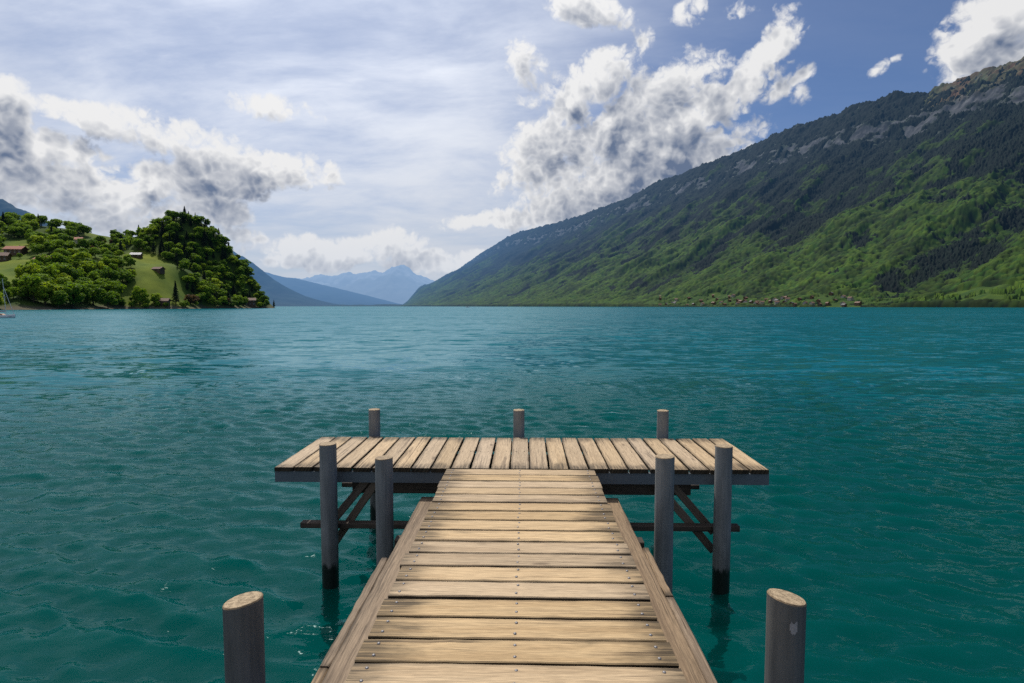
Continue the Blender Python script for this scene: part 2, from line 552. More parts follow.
def wood(name, light, mid, dark, stain=0.8, stain_len=0.22, edge=0.09, side=.22, rough=0.72):
    m, t, p, out = new_mat(name)
    g = t.attr('grain').outputs['Vector']
    gx, gy, gz = t.sep(g)
    v1 = t.comb(t.m('MULTIPLY', gx, 1.1), t.m('MULTIPLY', gy, 62.0), gz)
    v2 = t.comb(t.m('MULTIPLY', gx, 0.7), t.m('MULTIPLY', gy, 13.0), gz)
    v3 = t.comb(t.m('MULTIPLY', gx, 2.6), t.m('MULTIPLY', gy, 7.0), gz)
    fine = t.noise(v1, 1.0, 4.0, 0.62)
    band = t.noise(v2, 1.0, 3.0, 0.55, dist=0.8)
    blot = t.noise(v3, 1.0, 4.0, 0.6)
    per = t.noise(t.comb(0.0, 0.0, gz), 3.7, 0.0)                # one value per board
    per2 = t.noise(t.comb(5.0, 3.0, gz), 5.1, 0.0)
    f = t.m('ADD', t.m('MULTIPLY', fine, 0.45), t.m('MULTIPLY', band, 0.55))
    col = t.mix(t.step(f, 0.34, 0.66), mid, light)
    col = t.mix(t.step(t.m('ADD', band, t.m('MULTIPLY', t.m('SUBTRACT', fine, .5), .9)), 0.54, 0.76, 0.0, 0.72), col, dark)
    # knots with the grain bending round them
    vk = t.node('ShaderNodeTexVoronoi', feature='F1')
    t.put(vk.inputs['Vector'], t.comb(t.m('MULTIPLY', gx, 1.9), t.m('MULTIPLY', gy, 6.5), gz))
    vk.inputs['Scale'].default_value = 1.0
    kn = t.m('ADD', vk.outputs['Distance'], t.m('MULTIPLY', t.m('SUBTRACT', blot, 0.5), 0.25))
    pick = t.m('GREATER_THAN', t.sep(vk.outputs['Color'])[0], 0.62)
    col = t.mix(t.m('MULTIPLY', t.step(kn, 0.17, 0.05), t.m('MULTIPLY', pick, 0.65)), col, dark)
    # board to board differences
    col = t.vm('SCALE', col, scale=t.m('MULTIPLY_ADD', per, 0.55, 0.74))
    col = t.mix(t.m('MULTIPLY', t.step(per2, 0.42, 0.68), 0.28), col, t.vm('MULTIPLY', t.vm('SCALE', (1, 1, 1), scale=t.vm('DOT_PRODUCT', col, (.33, .33, .33))), (1.12, 1.0, 0.90)))
    # mould and water stain creeping in from the ends and the edges
    e = t.attr('endd').outputs['Fac']
    en = t.m('ADD', e, t.m('MULTIPLY', t.m('SUBTRACT', blot, 0.5), stain_len * 2.2))
    en = t.m('ADD', en, t.m('MULTIPLY', t.m('SUBTRACT', per2, 0.5), stain_len * 0.9))
    st = t.m('MULTIPLY', t.step(en, stain_len, 0.0), stain)
    sp = t.m('MULTIPLY', t.step(t.m('ADD', blot, t.m('MULTIPLY', fine, 0.25)), 0.74, 0.90), 0.5 * stain)
    fs = t.m('MULTIPLY', t.m('MAXIMUM', st, sp), t.step(fine, .30, .62, .35, 1.15), clamp=True)
    col = t.mix(fs, col, t.vm('SCALE', col, scale=0.22))
    spk = t.noise(t.comb(t.m('MULTIPLY', gx, 9.0), t.m('MULTIPLY', gy, 170.0), gz), 1.0, 3.0, 0.7)
    col = t.vm('SCALE', col, scale=t.step(spk, .30, .70, .72, 1.18))
    # hair cracks along the grain
    cr = t.noise(t.comb(t.m('MULTIPLY', gx, 0.8), t.m('MULTIPLY', gy, 95.0), gz), 1.0, 2.0, 0.5)
    crk = t.m('MULTIPLY', t.step(cr, 0.63, 0.72), t.step(blot, 0.40, 0.58))
    col = t.mix(t.m('MULTIPLY', crk, 0.75), col, t.vm('SCALE', col, scale=0.25))
    ed = t.m('ADD', t.m('ABSOLUTE', gy), t.m('MULTIPLY', t.m('SUBTRACT', blot, .5), .05))
    col = t.mix(t.m('MULTIPLY', t.step(ed, edge - .022, edge + .004), .62), col, t.vm('SCALE', col, scale=0.35))
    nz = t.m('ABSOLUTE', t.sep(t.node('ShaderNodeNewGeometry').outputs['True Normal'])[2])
    col = t.vm('SCALE', col, scale=t.step(nz, .25, .65, side, 1.0))  # side faces darkened: painted gap shade along with damp, dirty edges
    t.l.new(col, p.inputs['Base Color'])
    p.inputs['Roughness'].default_value = rough
    p.inputs['Specular IOR Level'].default_value = 0.25
    b = t.node('ShaderNodeBump')
    b.inputs['Strength'].default_value = 0.55
    b.inputs['Distance'].default_value = 0.0025
    t.l.new(t.m('SUBTRACT', t.m('ADD', fine, t.m('MULTIPLY', band, 0.6)), t.m('MULTIPLY', crk, 0.8)), b.inputs['Height'])
    t.l.new(b.outputs[0], p.inputs['Normal'])
    return m


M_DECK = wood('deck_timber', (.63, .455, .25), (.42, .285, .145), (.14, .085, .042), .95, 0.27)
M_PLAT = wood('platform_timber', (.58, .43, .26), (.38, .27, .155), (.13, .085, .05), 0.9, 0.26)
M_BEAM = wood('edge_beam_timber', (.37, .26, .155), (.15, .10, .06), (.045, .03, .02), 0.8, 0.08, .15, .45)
M_DARK = wood('brace_timber', (.11, .085, .065), (.075, .058, .045), (.03, .024, .02), 0.5, 0.1, .2, 1.0)
M_BRACE = wood('raking_brace_timber', (.20, .155, .115), (.13, .10, .075), (.04, .03, .025), 0.5, 0.1, .2, 1.0)


def post_mats(name='weathered_pile', dim=1.0):
    m, t, p, out = new_mat(name)
    g = t.attr('grain').outputs['Vector']
    gx, gy, gz = t.sep(g)
    fine = t.noise(t.comb(t.m('MULTIPLY', gx, 2.2), t.m('MULTIPLY', gy, 60.0), gz), 1.0, 4.0, 0.6)
    blot = t.noise(t.comb(t.m('MULTIPLY', gx, 3.0), t.m('MULTIPLY', gy, 14.0), gz), 1.0, 4.0, 0.6)
    col = t.mix(t.step(t.m('ADD', t.m('MULTIPLY', fine, .42), t.m('MULTIPLY', blot, .58)), .30, .70), (.142, .150, .150), (.245, .252, .25))
    col = t.vm('SCALE', col, scale=dim)
    z = t.sep(t.node('ShaderNodeNewGeometry').outputs['Position'])[2]
    edge = t.m('ADD', z, t.m('MULTIPLY', t.m('SUBTRACT', blot, .5), .26))
    wet = t.step(edge, .27, .20)
    col = t.mix(t.step(edge, .62, .28, 0.0, .35), col, (.06, .066, .052))
    col = t.mix(wet, col, (.010, .011, .009))
    t.l.new(col, p.inputs['Base Color'])
    dp = t.m('SUBTRACT', 1.0, t.m('EXPONENT', t.m('MULTIPLY', t.m('MINIMUM', z, 0.0), .4)))   # glow painted over the sunken part as murk
    em = t.node('ShaderNodeEmission')
    em.inputs[0].default_value = (0.0004, 0.067, 0.062, 1)
    mx = t.node('ShaderNodeMixShader')
    t.put(mx.inputs[0], dp)
    t.l.new(p.outputs[0], mx.inputs[1])
    t.l.new(em.outputs[0], mx.inputs[2])
    t.l.new(mx.outputs[0], out.inputs[0])
    t.l.new(t.m('MULTIPLY_ADD', wet, -.35, .75), p.inputs['Roughness'])
    p.inputs['Specular IOR Level'].default_value = .3
    b = t.node('ShaderNodeBump')
    b.inputs['Strength'].default_value = .6
    b.inputs['Distance'].default_value = .003
    t.l.new(fine, b.inputs['Height'])
    t.l.new(b.outputs[0], p.inputs['Normal'])
    m2, t, p, out = new_mat('sawn_end_grain')
    g = t.attr('grain').outputs['Vector']
    n = t.noise(g, 55.0, 5.0, .65)
    n2 = t.noise(g, 13.0, 3.0, .6)
    rad = t.vm('LENGTH', t.vm('MULTIPLY', g, (1, 1, 0)))
    ring = t.m('SINE', t.m('MULTIPLY', t.m('ADD', rad, t.m('MULTIPLY', n2, .01)), 700.0))
    col = t.mix(t.step(t.m('ADD', n, t.m('MULTIPLY', ring, .05)), .35, .65), (.20, .145, .085), (.44, .335, .21))
    col = t.mix(t.step(n2, .55, .75, 0, .6), col, (.16, .12, .08))
    col = t.mix(t.step(rad, .068, .08, 0, .6), col, (.16, .10, .05))
    t.l.new(col, p.inputs['Base Color'])
    p.inputs['Roughness'].default_value = .85
    b = t.node('ShaderNodeBump')
    b.inputs['Strength'].default_value = .5
    b.inputs['Distance'].default_value = .002
    t.l.new(n, b.inputs['Height'])
    t.l.new(b.outputs[0], p.inputs['Normal'])
    return m, m2


def plain(name, col, rough=0.6, metal=0.0, var=0.25, scale=8.0, bump=0.0, spec=0.4):
    m, t, p, out = new_mat(name)
    o = t.node('ShaderNodeTexCoord').outputs['Object']
    n = t.noise(o, scale, 5.0, .6)
    c = t.vm('SCALE', col, scale=t.m('MULTIPLY_ADD', n, 2 * var, 1 - var))
    t.l.new(c, p.inputs['Base Color'])
    p.inputs['Roughness'].default_value = rough
    p.inputs['Metallic'].default_value = metal
    p.inputs['Specular IOR Level'].default_value = spec
    if bump:
        b = t.node('ShaderNodeBump')
        b.inputs['Strength'].default_value = .5
        b.inputs['Distance'].default_value = bump
        t.l.new(n, b.inputs['Height'])
        t.l.new(b.outputs[0], p.inputs['Normal'])
    return m


M_POST = post_mats()
M_POST_DARK = post_mats('dark_weathered_pile', .55)
M_STEEL = plain('painted_steel_channel', (.115, .135, .155), .5, .0, .35, 5.0, .002)
M_BOLT = plain('galvanised_bolt', (.26, .25, .25), .5, .7, .25, 60.0)
M_SCREW = plain('dark_screw', (.06, .045, .035), .6)

# ------------------------------------------------------------------ jetty
DZ = 1.15                                   # deck level above the water
jetty = link('jetty', None, None, (0, 5.5, 0))
jetty.empty_display_size = 0.2
tag(jetty, 'T-shaped wooden jetty with a plank walkway and a cross platform over the lake', 'jetty')
JL = Vector((0, 5.5, 0))


def jbuild(G, name, mats, parent=None, smooth=False):
    o = G.build(name, mats, parent or jetty, smooth)
    if parent is None:
        o.location = -JL
    return o


# walkway: boards laid across, from the platform back past the camera
PITCH_B, TH = 0.1912, 0.042
G = Geo()
boards = []
y = 5.515 - PITCH_B / 2
i = 0
while y > -1.2:
    gapw = random.uniform(0.013, 0.024)
    yy = y + random.uniform(-.003, .003)
    zz = DZ - TH / 2 + random.uniform(-.002, .002)
    sk = random.uniform(-.004, .004)
    timber(G, (-.725, yy - sk, zz), (.725, yy + sk, zz), PITCH_B - gapw, TH, ch=.005, seg=14, rough=.0022, endj=.010, warp=.0025)
    boards.append((yy, sk, zz + TH / 2))
    y -= PITCH_B
deck = jbuild(G, 'walkway_deck', M_DECK)


def bolt(G, x, y, z, r=.0105):
    V, F = [], []
    n = 10
    for j, (s, h) in enumerate(((1.0, -.004), (1.0, .0015), (.72, .0045))):
        for k in range(n):
            a = 2 * PI * k / n
            V.append((x + r * s * math.cos(a), y + r * s * math.sin(a), z + h))
    V.append((x, y, z + .0055))
    for j in range(2):
        for k in range(n):
            F.append((j * n + k, j * n + (k + 1) % n, (j + 1) * n + (k + 1) % n, (j + 1) * n + k))
    for k in range(n):
        F.append((2 * n + k, 2 * n + (k + 1) % n, 3 * n))
    G.add(V, F)


G = Geo()
bolt(G, 0, 0, 0, .0085)
bolt_me = mesh_np('bolt', np.array(G.v), G.f, [M_BOLT], True)
for (yy, sk, zt) in boards[:17]:
    for xr in (-.655, -.003, .655):
        for s in (-.045, .045):
            link('bolt', bolt_me, deck, (xr + random.uniform(-.006, .006) + .02 * s, yy + s + random.uniform(-.004, .004) + sk * xr, zt))

# edge beams below and beside the deck: one long baulk and an outer plank in two lengths
EZ = .87
for sx in (-1, 1):
    G = Geo()
    xo = .980 if sx < 0 else .957
    timber(G, (sx * (xo - .12), -1.2, EZ - .08), (sx * (xo - .12), 5.50, EZ - .08), .24, .16, ch=.008, seg=44, rough=.004)
    jbuild(G, 'edge_beam', M_BEAM)
    G = Geo()
    y1 = 4.16 if sx < 0 else 4.36
    ym = 2.85 if sx < 0 else 3.62
    xw = xo + .003 + .026
    timber(G, (sx * xw, ym + .012, EZ - .065), (sx * xw, y1, EZ - .065), .052, .12, ch=.006, seg=14, rough=.004, endj=.02)
    timber(G, (sx * (xw + .002), -1.2, EZ - .072), (sx * (xw + .002), ym, EZ - .072), .056, .12, ch=.006, seg=24, rough=.004)
    jbuild(G, 'side_plank', M_BEAM)
# bearer under the walkway from post to post, and the joists it carries
G = Geo()
timber(G, (-1.10, 2.37, .605), (1.10, 2.37, .605), .12, .20, ch=.006)
jbuild(G, 'bearer', M_DARK)
G = Geo()
timber(G, (-1.10, 4.90, .605), (1.08, 4.90, .605), .12, .20, ch=.006)
jbuild(G, 'bearer', M_DARK)
G = Geo()
timber(G, (-.25, -1.2, 1.02), (-.25, 5.4, 1.02), .10, .14, ch=.006)
jbuild(G, 'joist', M_DARK)
G = Geo()
timber(G, (.25, -1.2, 1.02), (.25, 5.4, 1.02), .10, .14, ch=.006)
jbuild(G, 'joist', M_DARK)

# platform: boards laid lengthwise, 25 of them
G = Geo()
G2 = Geo()
NB = 25
pw = 4.91 / NB
for k in range(NB):
    x = -2.462 + pw * (k + .5)
    gapw = random.uniform(.013, .024)
    zz = DZ - TH / 2 + random.uniform(-.003, .003)
    sk = random.uniform(-.004, .004)
    timber(G, (x - sk, 5.528, zz), (x + sk, 6.85, zz), pw - gapw, TH, ch=.005, seg=12, rough=.002, endj=.006, warp=.003)
    for yy in (5.60, 6.19, 6.78):
        for s in (-.045, .045):
            bolt(G2, x + s, yy + random.uniform(-.006, .006), zz + TH / 2 - .003, .006)
plat = jbuild(G, 'platform_deck', M_PLAT)
G2.build('screw', M_SCREW, plat, True)['kind'] = 'stuff'


def channel(G, x0, x1, y, z0, z1, d, flip):
    """steel channel lying along x with its web towards -y"""
    th = .008
    pr = [(0, z0), (d, z0), (d, z0 + th), (th, z0 + th), (th, z1 - th), (d, z1 - th), (d, z1), (0, z1)]
    V, F = [], []
    for x in (x0, x1):
        for (py, pz) in pr:
            V.append((x, y + (py if not flip else -py), pz))
    for k in range(8):
        k2 = (k + 1) % 8
        F.append((k, k2, 8 + k2, 8 + k))
    F += [(0, 1, 2, 3), (0, 3, 4, 7), (4, 5, 6, 7), (8, 9, 10, 11), (8, 11, 12, 15), (12, 13, 14, 15)]
    if flip:
        F = [tuple(reversed(f)) for f in F]
    G.add(V, F)


for (yy, flip) in ((5.545, False), (6.835, True)):
    G = Geo()
    channel(G, -2.456, 2.442, yy, .995, 1.104, .06, flip)
    jbuild(G, 'fascia', M_STEEL)
G = Geo()
timber(G, (-1.72, 5.74, .915), (1.72, 5.74, .915), .12, .15, ch=.006)
jbuild(G, 'cross_bearer', M_DARK)
G = Geo()
timber(G, (-1.72, 6.62, .915), (1.72, 6.62, .915), .12, .15, ch=.006)
jbuild(G, 'cross_bearer', M_DARK)
for x in (-1.95, -.95, 0, .95, 1.95):
    G = Geo()
    timber(G, (x, 5.62, 1.043), (x, 6.76, 1.043), .08, .10, ch=.005)
    jbuild(G, 'platform_joist', M_DARK)
# low cross beams fixed to the posts, and the raking braces
for yy in (5.535, 6.83):
    G = Geo()
    timber(G, (-2.19, yy, .570), (2.15, yy, .570), .09, .055, ch=.006, seg=20, rough=.003)
    jbuild(G, 'cross_beam', M_DARK)
for (sx, yy, xa, za, xb, zb) in ((-1, 5.68, 1.50, 1.06, 1.90, .58), (-1, 5.61, 1.42, 1.03, 1.90, .33), (1, 5.68, 1.44, 1.06, 1.95, .47), (1, 5.61, 1.38, .95, 1.93, .31)):
    G = Geo()
    timber(G, (sx * xa, yy, za), (sx * xb, yy, zb), .078, .06, up=(0, 1, 0), ch=.006)
    jbuild(G, 'brace', M_BRACE)
# posts: x, y, top, radius, slant of the sawn top, label
for (x, y, z1, r, tl, lab) in (
    (-1.172, 2.35, 1.490, .080, (.16, -.05), 'thick round post in the near water, its slanted top rising to the right'),
    (1.172, 2.41, 1.498, .078, (-.18, -.05), 'thick round post in the near water with a pale patch below its top sloping right'),
    (-1.245, 5.10, 1.37, .080, (.02, 0), 'round post against the left edge beam where the walkway meets the platform'),
    (1.222, 4.75, 1.49, .079, (.03, 0), 'round post against the right edge beam where the walkway meets the platform'),
    (-1.866, 5.405, 1.42, .080, (.02, 0), 'tall round post with wet dark foot in front of the platform left wing'),
    (1.945, 5.405, 1.42, .080, (-.02, 0), 'tall round post with wet dark foot in front of the platform right wing'),
    (-1.84, 7.02, 1.462, .070, (0, 0), 'round post behind the left end of the platform'),
    (-.03, 7.02, 1.462, .070, (0, 0), 'round post behind the middle of the platform, in line with the walkway'),
    (1.755, 7.02, 1.462, .070, (0, 0), 'round post behind the right end of the platform'),
):
    lean = (.004 if x < -1.1 and y < 3 else 0, 0)
    po = round_post('mooring_post', x, y, -1.9, z1, r, tl, M_POST_DARK if y < 3 else M_POST, lab)
    if y < 3 and x > 0:                     # bare pale patch on this post only
        V, F = [], []
        n = 7
        for j in range(n + 1):
            for k in range(n + 1):
                a = math.radians(-105 + 22 * k / n)
                z = 1.375 + .052 * j / n + .006 * math.sin(k * 1.3)
                V.append(((r + .0035) * math.cos(a), (r + .0035) * math.sin(a), z))
        F = [(j * (n + 1) + k, j * (n + 1) + k + 1, (j + 1) * (n + 1) + k + 1, (j + 1) * (n + 1) + k) for j in range(n) for k in range(n) if (j, k) not in ((0, 0), (0, n - 1), (n - 1, 0), (1, 0), (0, 3))]
        link('bare_patch', mesh_np('bare_patch', V, F, [plain('bare_wood', (.30, .30, .31), .8, 0, .4, 60)], True), po)

#@@END_PIER


# ------------------------------------------------------------------ lake
def water_mat():
    m, t, p, out = new_mat('glacial_lake_water')
    pos = t.node('ShaderNodeNewGeometry').outputs['Position']
    r = t.vm('LENGTH', t.vm('MULTIPLY', pos, (1, 1, 0)))
    n = t.noise(pos, .05, 3.0, .5)
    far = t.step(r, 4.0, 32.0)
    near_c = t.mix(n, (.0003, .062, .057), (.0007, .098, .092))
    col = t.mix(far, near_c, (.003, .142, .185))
    # light through thin crests and dark troughs, painted into the colour by height
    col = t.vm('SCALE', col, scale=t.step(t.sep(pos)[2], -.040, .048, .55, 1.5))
    # small ripples on the modelled chop
    q = t.mapping(pos, rot=(0, 0, .25), scale=(.62, 1.25, 1))
    w = t.vm('ADD', q, t.vm('SCALE', t.vm('SUBTRACT', t.noise(q, .7, 2.0, color=True), (.5, .5, .5)), scale=.5))
    rip = t.m('MULTIPLY', t.noise(w, 5.0, 3.0, .5), .021)
    b = t.node('ShaderNodeBump')
    b.inputs['Strength'].default_value = 1.0
    b.inputs['Distance'].default_value = 1.0
    t.l.new(t.m('MULTIPLY', rip, t.step(r, 60, 6)), b.inputs['Height'])
    # farther out the slopes of the chop itself, finer than the mesh; gusts make calmer and rougher patches
    gust = t.noise(t.mapping(pos, rot=(0, 0, .1), scale=(.3, 1.0, 1)), .03, 4.0, .6)
    gs = t.step(gust, .35, .65, .6, 1.25)
    sl = t.vm('SUBTRACT', t.noise(w, .46, 4.0, .66, 2.1, color=True), (.5, .5, .5))
    amp = t.m('MULTIPLY', t.m('MULTIPLY', t.step(r, 9.0, 40.0), gs), 2.5)
    sl = t.vm('MULTIPLY', sl, (.8, 1.0, 0.0))
    nn = t.vm('NORMALIZE', t.vm('ADD', b.outputs[0], t.vm('SCALE', sl, scale=amp)))
    # facets turned away from the eye are hidden behind the crests
    inc = t.node('ShaderNodeNewGeometry').outputs['Incoming']
    low = t.m('MAXIMUM', t.m('SUBTRACT', .07, t.vm('DOT_PRODUCT', nn, inc)), 0.0)
    nn = t.vm('NORMALIZE', t.vm('ADD', nn, t.vm('SCALE', inc, scale=t.m('MULTIPLY', low, 1.3))))
    # murky water: lit surface layer plus painted glow for deep scattering; rest mirrored
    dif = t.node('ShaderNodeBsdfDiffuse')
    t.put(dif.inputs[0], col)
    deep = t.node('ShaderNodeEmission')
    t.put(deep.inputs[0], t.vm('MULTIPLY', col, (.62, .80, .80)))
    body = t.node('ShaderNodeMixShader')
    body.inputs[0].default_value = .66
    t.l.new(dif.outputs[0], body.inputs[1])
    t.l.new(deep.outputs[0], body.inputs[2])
    clear = t.node('ShaderNodeBsdfRefraction')
    clear.inputs['IOR'].default_value = 1.333
    clear.inputs['Roughness'].default_value = .03
    t.l.new(nn, clear.inputs['Normal'])
    bod2 = t.node('ShaderNodeMixShader')
    t.put(bod2.inputs[0], t.step(r, 30.0, 10.0, 0.0, .78))
    t.l.new(body.outputs[0], bod2.inputs[1])
    t.l.new(clear.outputs[0], bod2.inputs[2])
    body = bod2
    gl = t.node('ShaderNodeBsdfGlossy')
    gl.inputs['Color'].default_value = (.70, .95, 1.0, 1)
    gl.inputs['Roughness'].default_value = .05
    t.l.new(nn, gl.inputs['Normal'])
    fr = t.node('ShaderNodeFresnel')
    fr.inputs[0].default_value = 1.333
    t.l.new(nn, fr.inputs['Normal'])
    mx = t.node('ShaderNodeMixShader')
    t.l.new(t.m('POWER', fr.outputs[0], 1.4), mx.inputs[0])
    t.l.new(body.outputs[0], mx.inputs[1])
    t.l.new(gl.outputs[0], mx.inputs[2])
    t.l.new(mx.outputs[0], out.inputs[0])
    t.n.remove(p)
    return m


def build_lake():
    rr = [0.0]
    r = .9
    while r < 95:
        rr.append(r)
        r *= 1.0062
    while r < 60000:
        rr.append(r)
        r *= 1.06
    rr = np.array(rr)
    a1 = np.radians(np.linspace(-54, 54, 1000))
    a2 = np.radians(np.linspace(54, 306, 90))[1:]
    aa = np.concatenate((a1, a2))
    R, A = np.meshgrid(rr, aa, indexing='ij')
    X, Y = R * np.sin(A), R * np.cos(A)
    Z = np.zeros_like(X)
    spac = np.maximum(R * .0062, R * np.radians(.108))
    spac = np.where(np.abs(A) > np.radians(54.2), np.maximum(spac, R * .05), spac)
    g = np.random.default_rng(23)
    N = 140
    lam = np.exp(g.uniform(math.log(.16), math.log(1.7), N))
    th = math.radians(-96) + g.normal(0, .48, N)                # running towards the jetty
    ph = g.uniform(0, 2 * PI, N)
    k = 2 * PI / lam
    wt = np.exp(-((np.log(lam) - math.log(.38)) / .66) ** 2)
    sl = .235 * math.sqrt(2) * np.sqrt(wt**2 / np.sum(wt**2))
    amp = sl / k
    wx, wy = fbm(X / 9, Y / 9, 2, seed=3), fbm(X / 9, Y / 9, 2, seed=8)
    grp = .75 + .5 * sstep(fbm(X / 7.0 + 3, Y / 4.0, 3, seed=14), -.7, .7)
    DX, DY = np.zeros_like(X), np.zeros_like(X)
    sel = R < 120
    for i in range(N):
        f = np.clip((lam[i] / spac - 2.2) / 2.0, 0, 1)
        kx, kyy = math.cos(th[i]), math.sin(th[i])
        u = k[i] * (kx * (X + .25 * wx) + kyy * (Y + .25 * wy)) + ph[i]
        Z += np.where(sel, amp[i] * f * np.cos(u), 0)
        DX -= np.where(sel, .9 * amp[i] * f * kx * np.sin(u), 0)
        DY -= np.where(sel, .9 * amp[i] * f * kyy * np.sin(u), 0)
    Z *= grp
    V = np.stack((X + DX, Y + DY, Z), -1).reshape(-1, 3)
    nr, nc = X.shape
    F = grid_faces(nr, nc)
    # close the circle
    i = np.arange(nr - 1) * nc
    F = np.concatenate((F, np.stack((i + nc - 1, i, i + nc, i + 2 * nc - 1), -1)))
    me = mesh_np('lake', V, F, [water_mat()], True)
    tag(link('lake', me), None, None, None, 'structure')


build_lake()

#@@END_LAKE


# ------------------------------------------------------------------ land materials
HAZE = (.105, .255, .51)


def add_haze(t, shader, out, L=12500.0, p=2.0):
    """painted aerial haze: land far from the jetty is mixed with a blue glow"""
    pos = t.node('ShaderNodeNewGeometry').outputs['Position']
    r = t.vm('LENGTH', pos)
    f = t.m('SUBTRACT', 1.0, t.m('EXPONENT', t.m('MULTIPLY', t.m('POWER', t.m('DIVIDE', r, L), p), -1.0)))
    em = t.node('ShaderNodeEmission')  # blue glow painted in as haze, stronger with distance
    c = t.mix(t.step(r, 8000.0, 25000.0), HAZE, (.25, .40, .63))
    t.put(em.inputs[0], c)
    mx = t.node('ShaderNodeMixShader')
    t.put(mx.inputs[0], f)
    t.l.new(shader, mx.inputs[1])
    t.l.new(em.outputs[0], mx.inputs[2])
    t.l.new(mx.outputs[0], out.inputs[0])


def land_mat(name, scale=.02, var=.35, L=12500.0, p=2.0):
    m, t, pr, out = new_mat(name)
    pos = t.node('ShaderNodeNewGeometry').outputs['Position']
    n = t.noise(pos, scale, 7.0, .65)
    n2 = t.noise(pos, scale * 9, 5.0, .6)
    c = t.attr('tint').outputs['Vector']
    c = t.vm('SCALE', c, scale=t.m('MULTIPLY_ADD', t.m('ADD', t.m('MULTIPLY', n, .6), t.m('MULTIPLY', n2, .4)), 2 * var, 1 - var))
    t.l.new(c, pr.inputs['Base Color'])
    pr.inputs['Roughness'].default_value = .9
    pr.inputs['Specular IOR Level'].default_value = .1
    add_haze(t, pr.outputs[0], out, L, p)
    return m


M_LAND = land_mat('mountain_ground', .012, .45)
M_FOREST = land_mat('mountain_forest', .05, .45)
M_RANGE = land_mat('distant_range', .004, .4, 12500.0)
M_FAR = land_mat('farthest_range', .0025, .5, 18500.0)
M_MEADOW = land_mat('promontory_ground', .08, .45)

# ------------------------------------------------------------------ the long mountain on the right shore
NX, NY = .915, .402
SH, WD = 1443.0, 2000.0
SKY_R = [(399, 304.5), (404, 303), (413, 300), (425, 294), (440, 284), (455, 273), (470, 262), (485, 251), (500, 242), (508, 237), (520, 232), (540, 227), (560, 222),
         (580, 216), (600, 208), (625, 200), (640, 191), (660, 181), (680, 175), (700, 166), (720, 158), (740, 150), (760, 141), (780, 132), (800, 124), (830, 117), (860, 104),
         (880, 98), (895, 94), (912, 92), (925, 93), (940, 85), (960, 78), (985, 71), (1005, 64), (1024, 58), (1060, 42), (1110, 30), (1180, 30)]
_rs, _rh = [], []
for (px, py) in SKY_R:
    u, v = ray(px, py)
    q = NX * u + NY
    Yr = (SH + WD) / q
    _rs.append(-NY * u * Yr + NX * Yr)
    _rh.append(max(2.0, v * Yr + 2.75))
_o = np.argsort(_rs)
_rs, _rh = np.array(_rs)[_o], np.array(_rh)[_o]


def mtn(X, Y):
    """height, t (0 at the shore, 1 on the ridge), s (along the shore)"""
    w = NX * X + NY * Y
    s = -NY * X + NX * Y
    wob = 60 * fbm(s / 900, s * 0, 3, seed=31)
    t = (w - SH + wob * np.clip(1 - np.abs(w - SH) / 900, 0, 1)) / WD
    H = np.interp(s, _rs, _rh)
    tip = sstep(X / np.maximum(Y, 1.0), ray(398, 306)[0], ray(422, 306)[0])      # the mountain runs out into a low point
    H = H * tip + 2.0 * (1 - tip)
    tt = np.clip(t, 0, 1.6)
    pr = np.interp(tt, [0, .03, .11, .30, .55, .80, .865, .90, .93, 1.0, 1.08, 1.6], [0, .010, .046, .190, .415, .685, .765, .85, .895, 1.0, .97, .55])
    bell = np.clip(np.sin(np.clip(tt, 0, 1) * PI), 0, 1) ** .8
    gul = ridged((s + 40 * fbm(s / 300, w / 300, 3, seed=5)) / 430, w / 2100 + 4, 4, .55, seed=17) - .55
    amp = np.clip(H / 900, .15, 1.2)
    h = H * pr + amp * bell * (85 * gul + 26 * fbm(s / 170, w / 260, 4, seed=41))
    rug = np.clip((tt - .6) / .35, 0, 1)
    h = h + amp * rug * 15 * fbm(s / 70, w / 55, 4, .6, seed=52)
    h = np.where(t < 0, -6 + t * 300, h)
    return h, t, s, gul


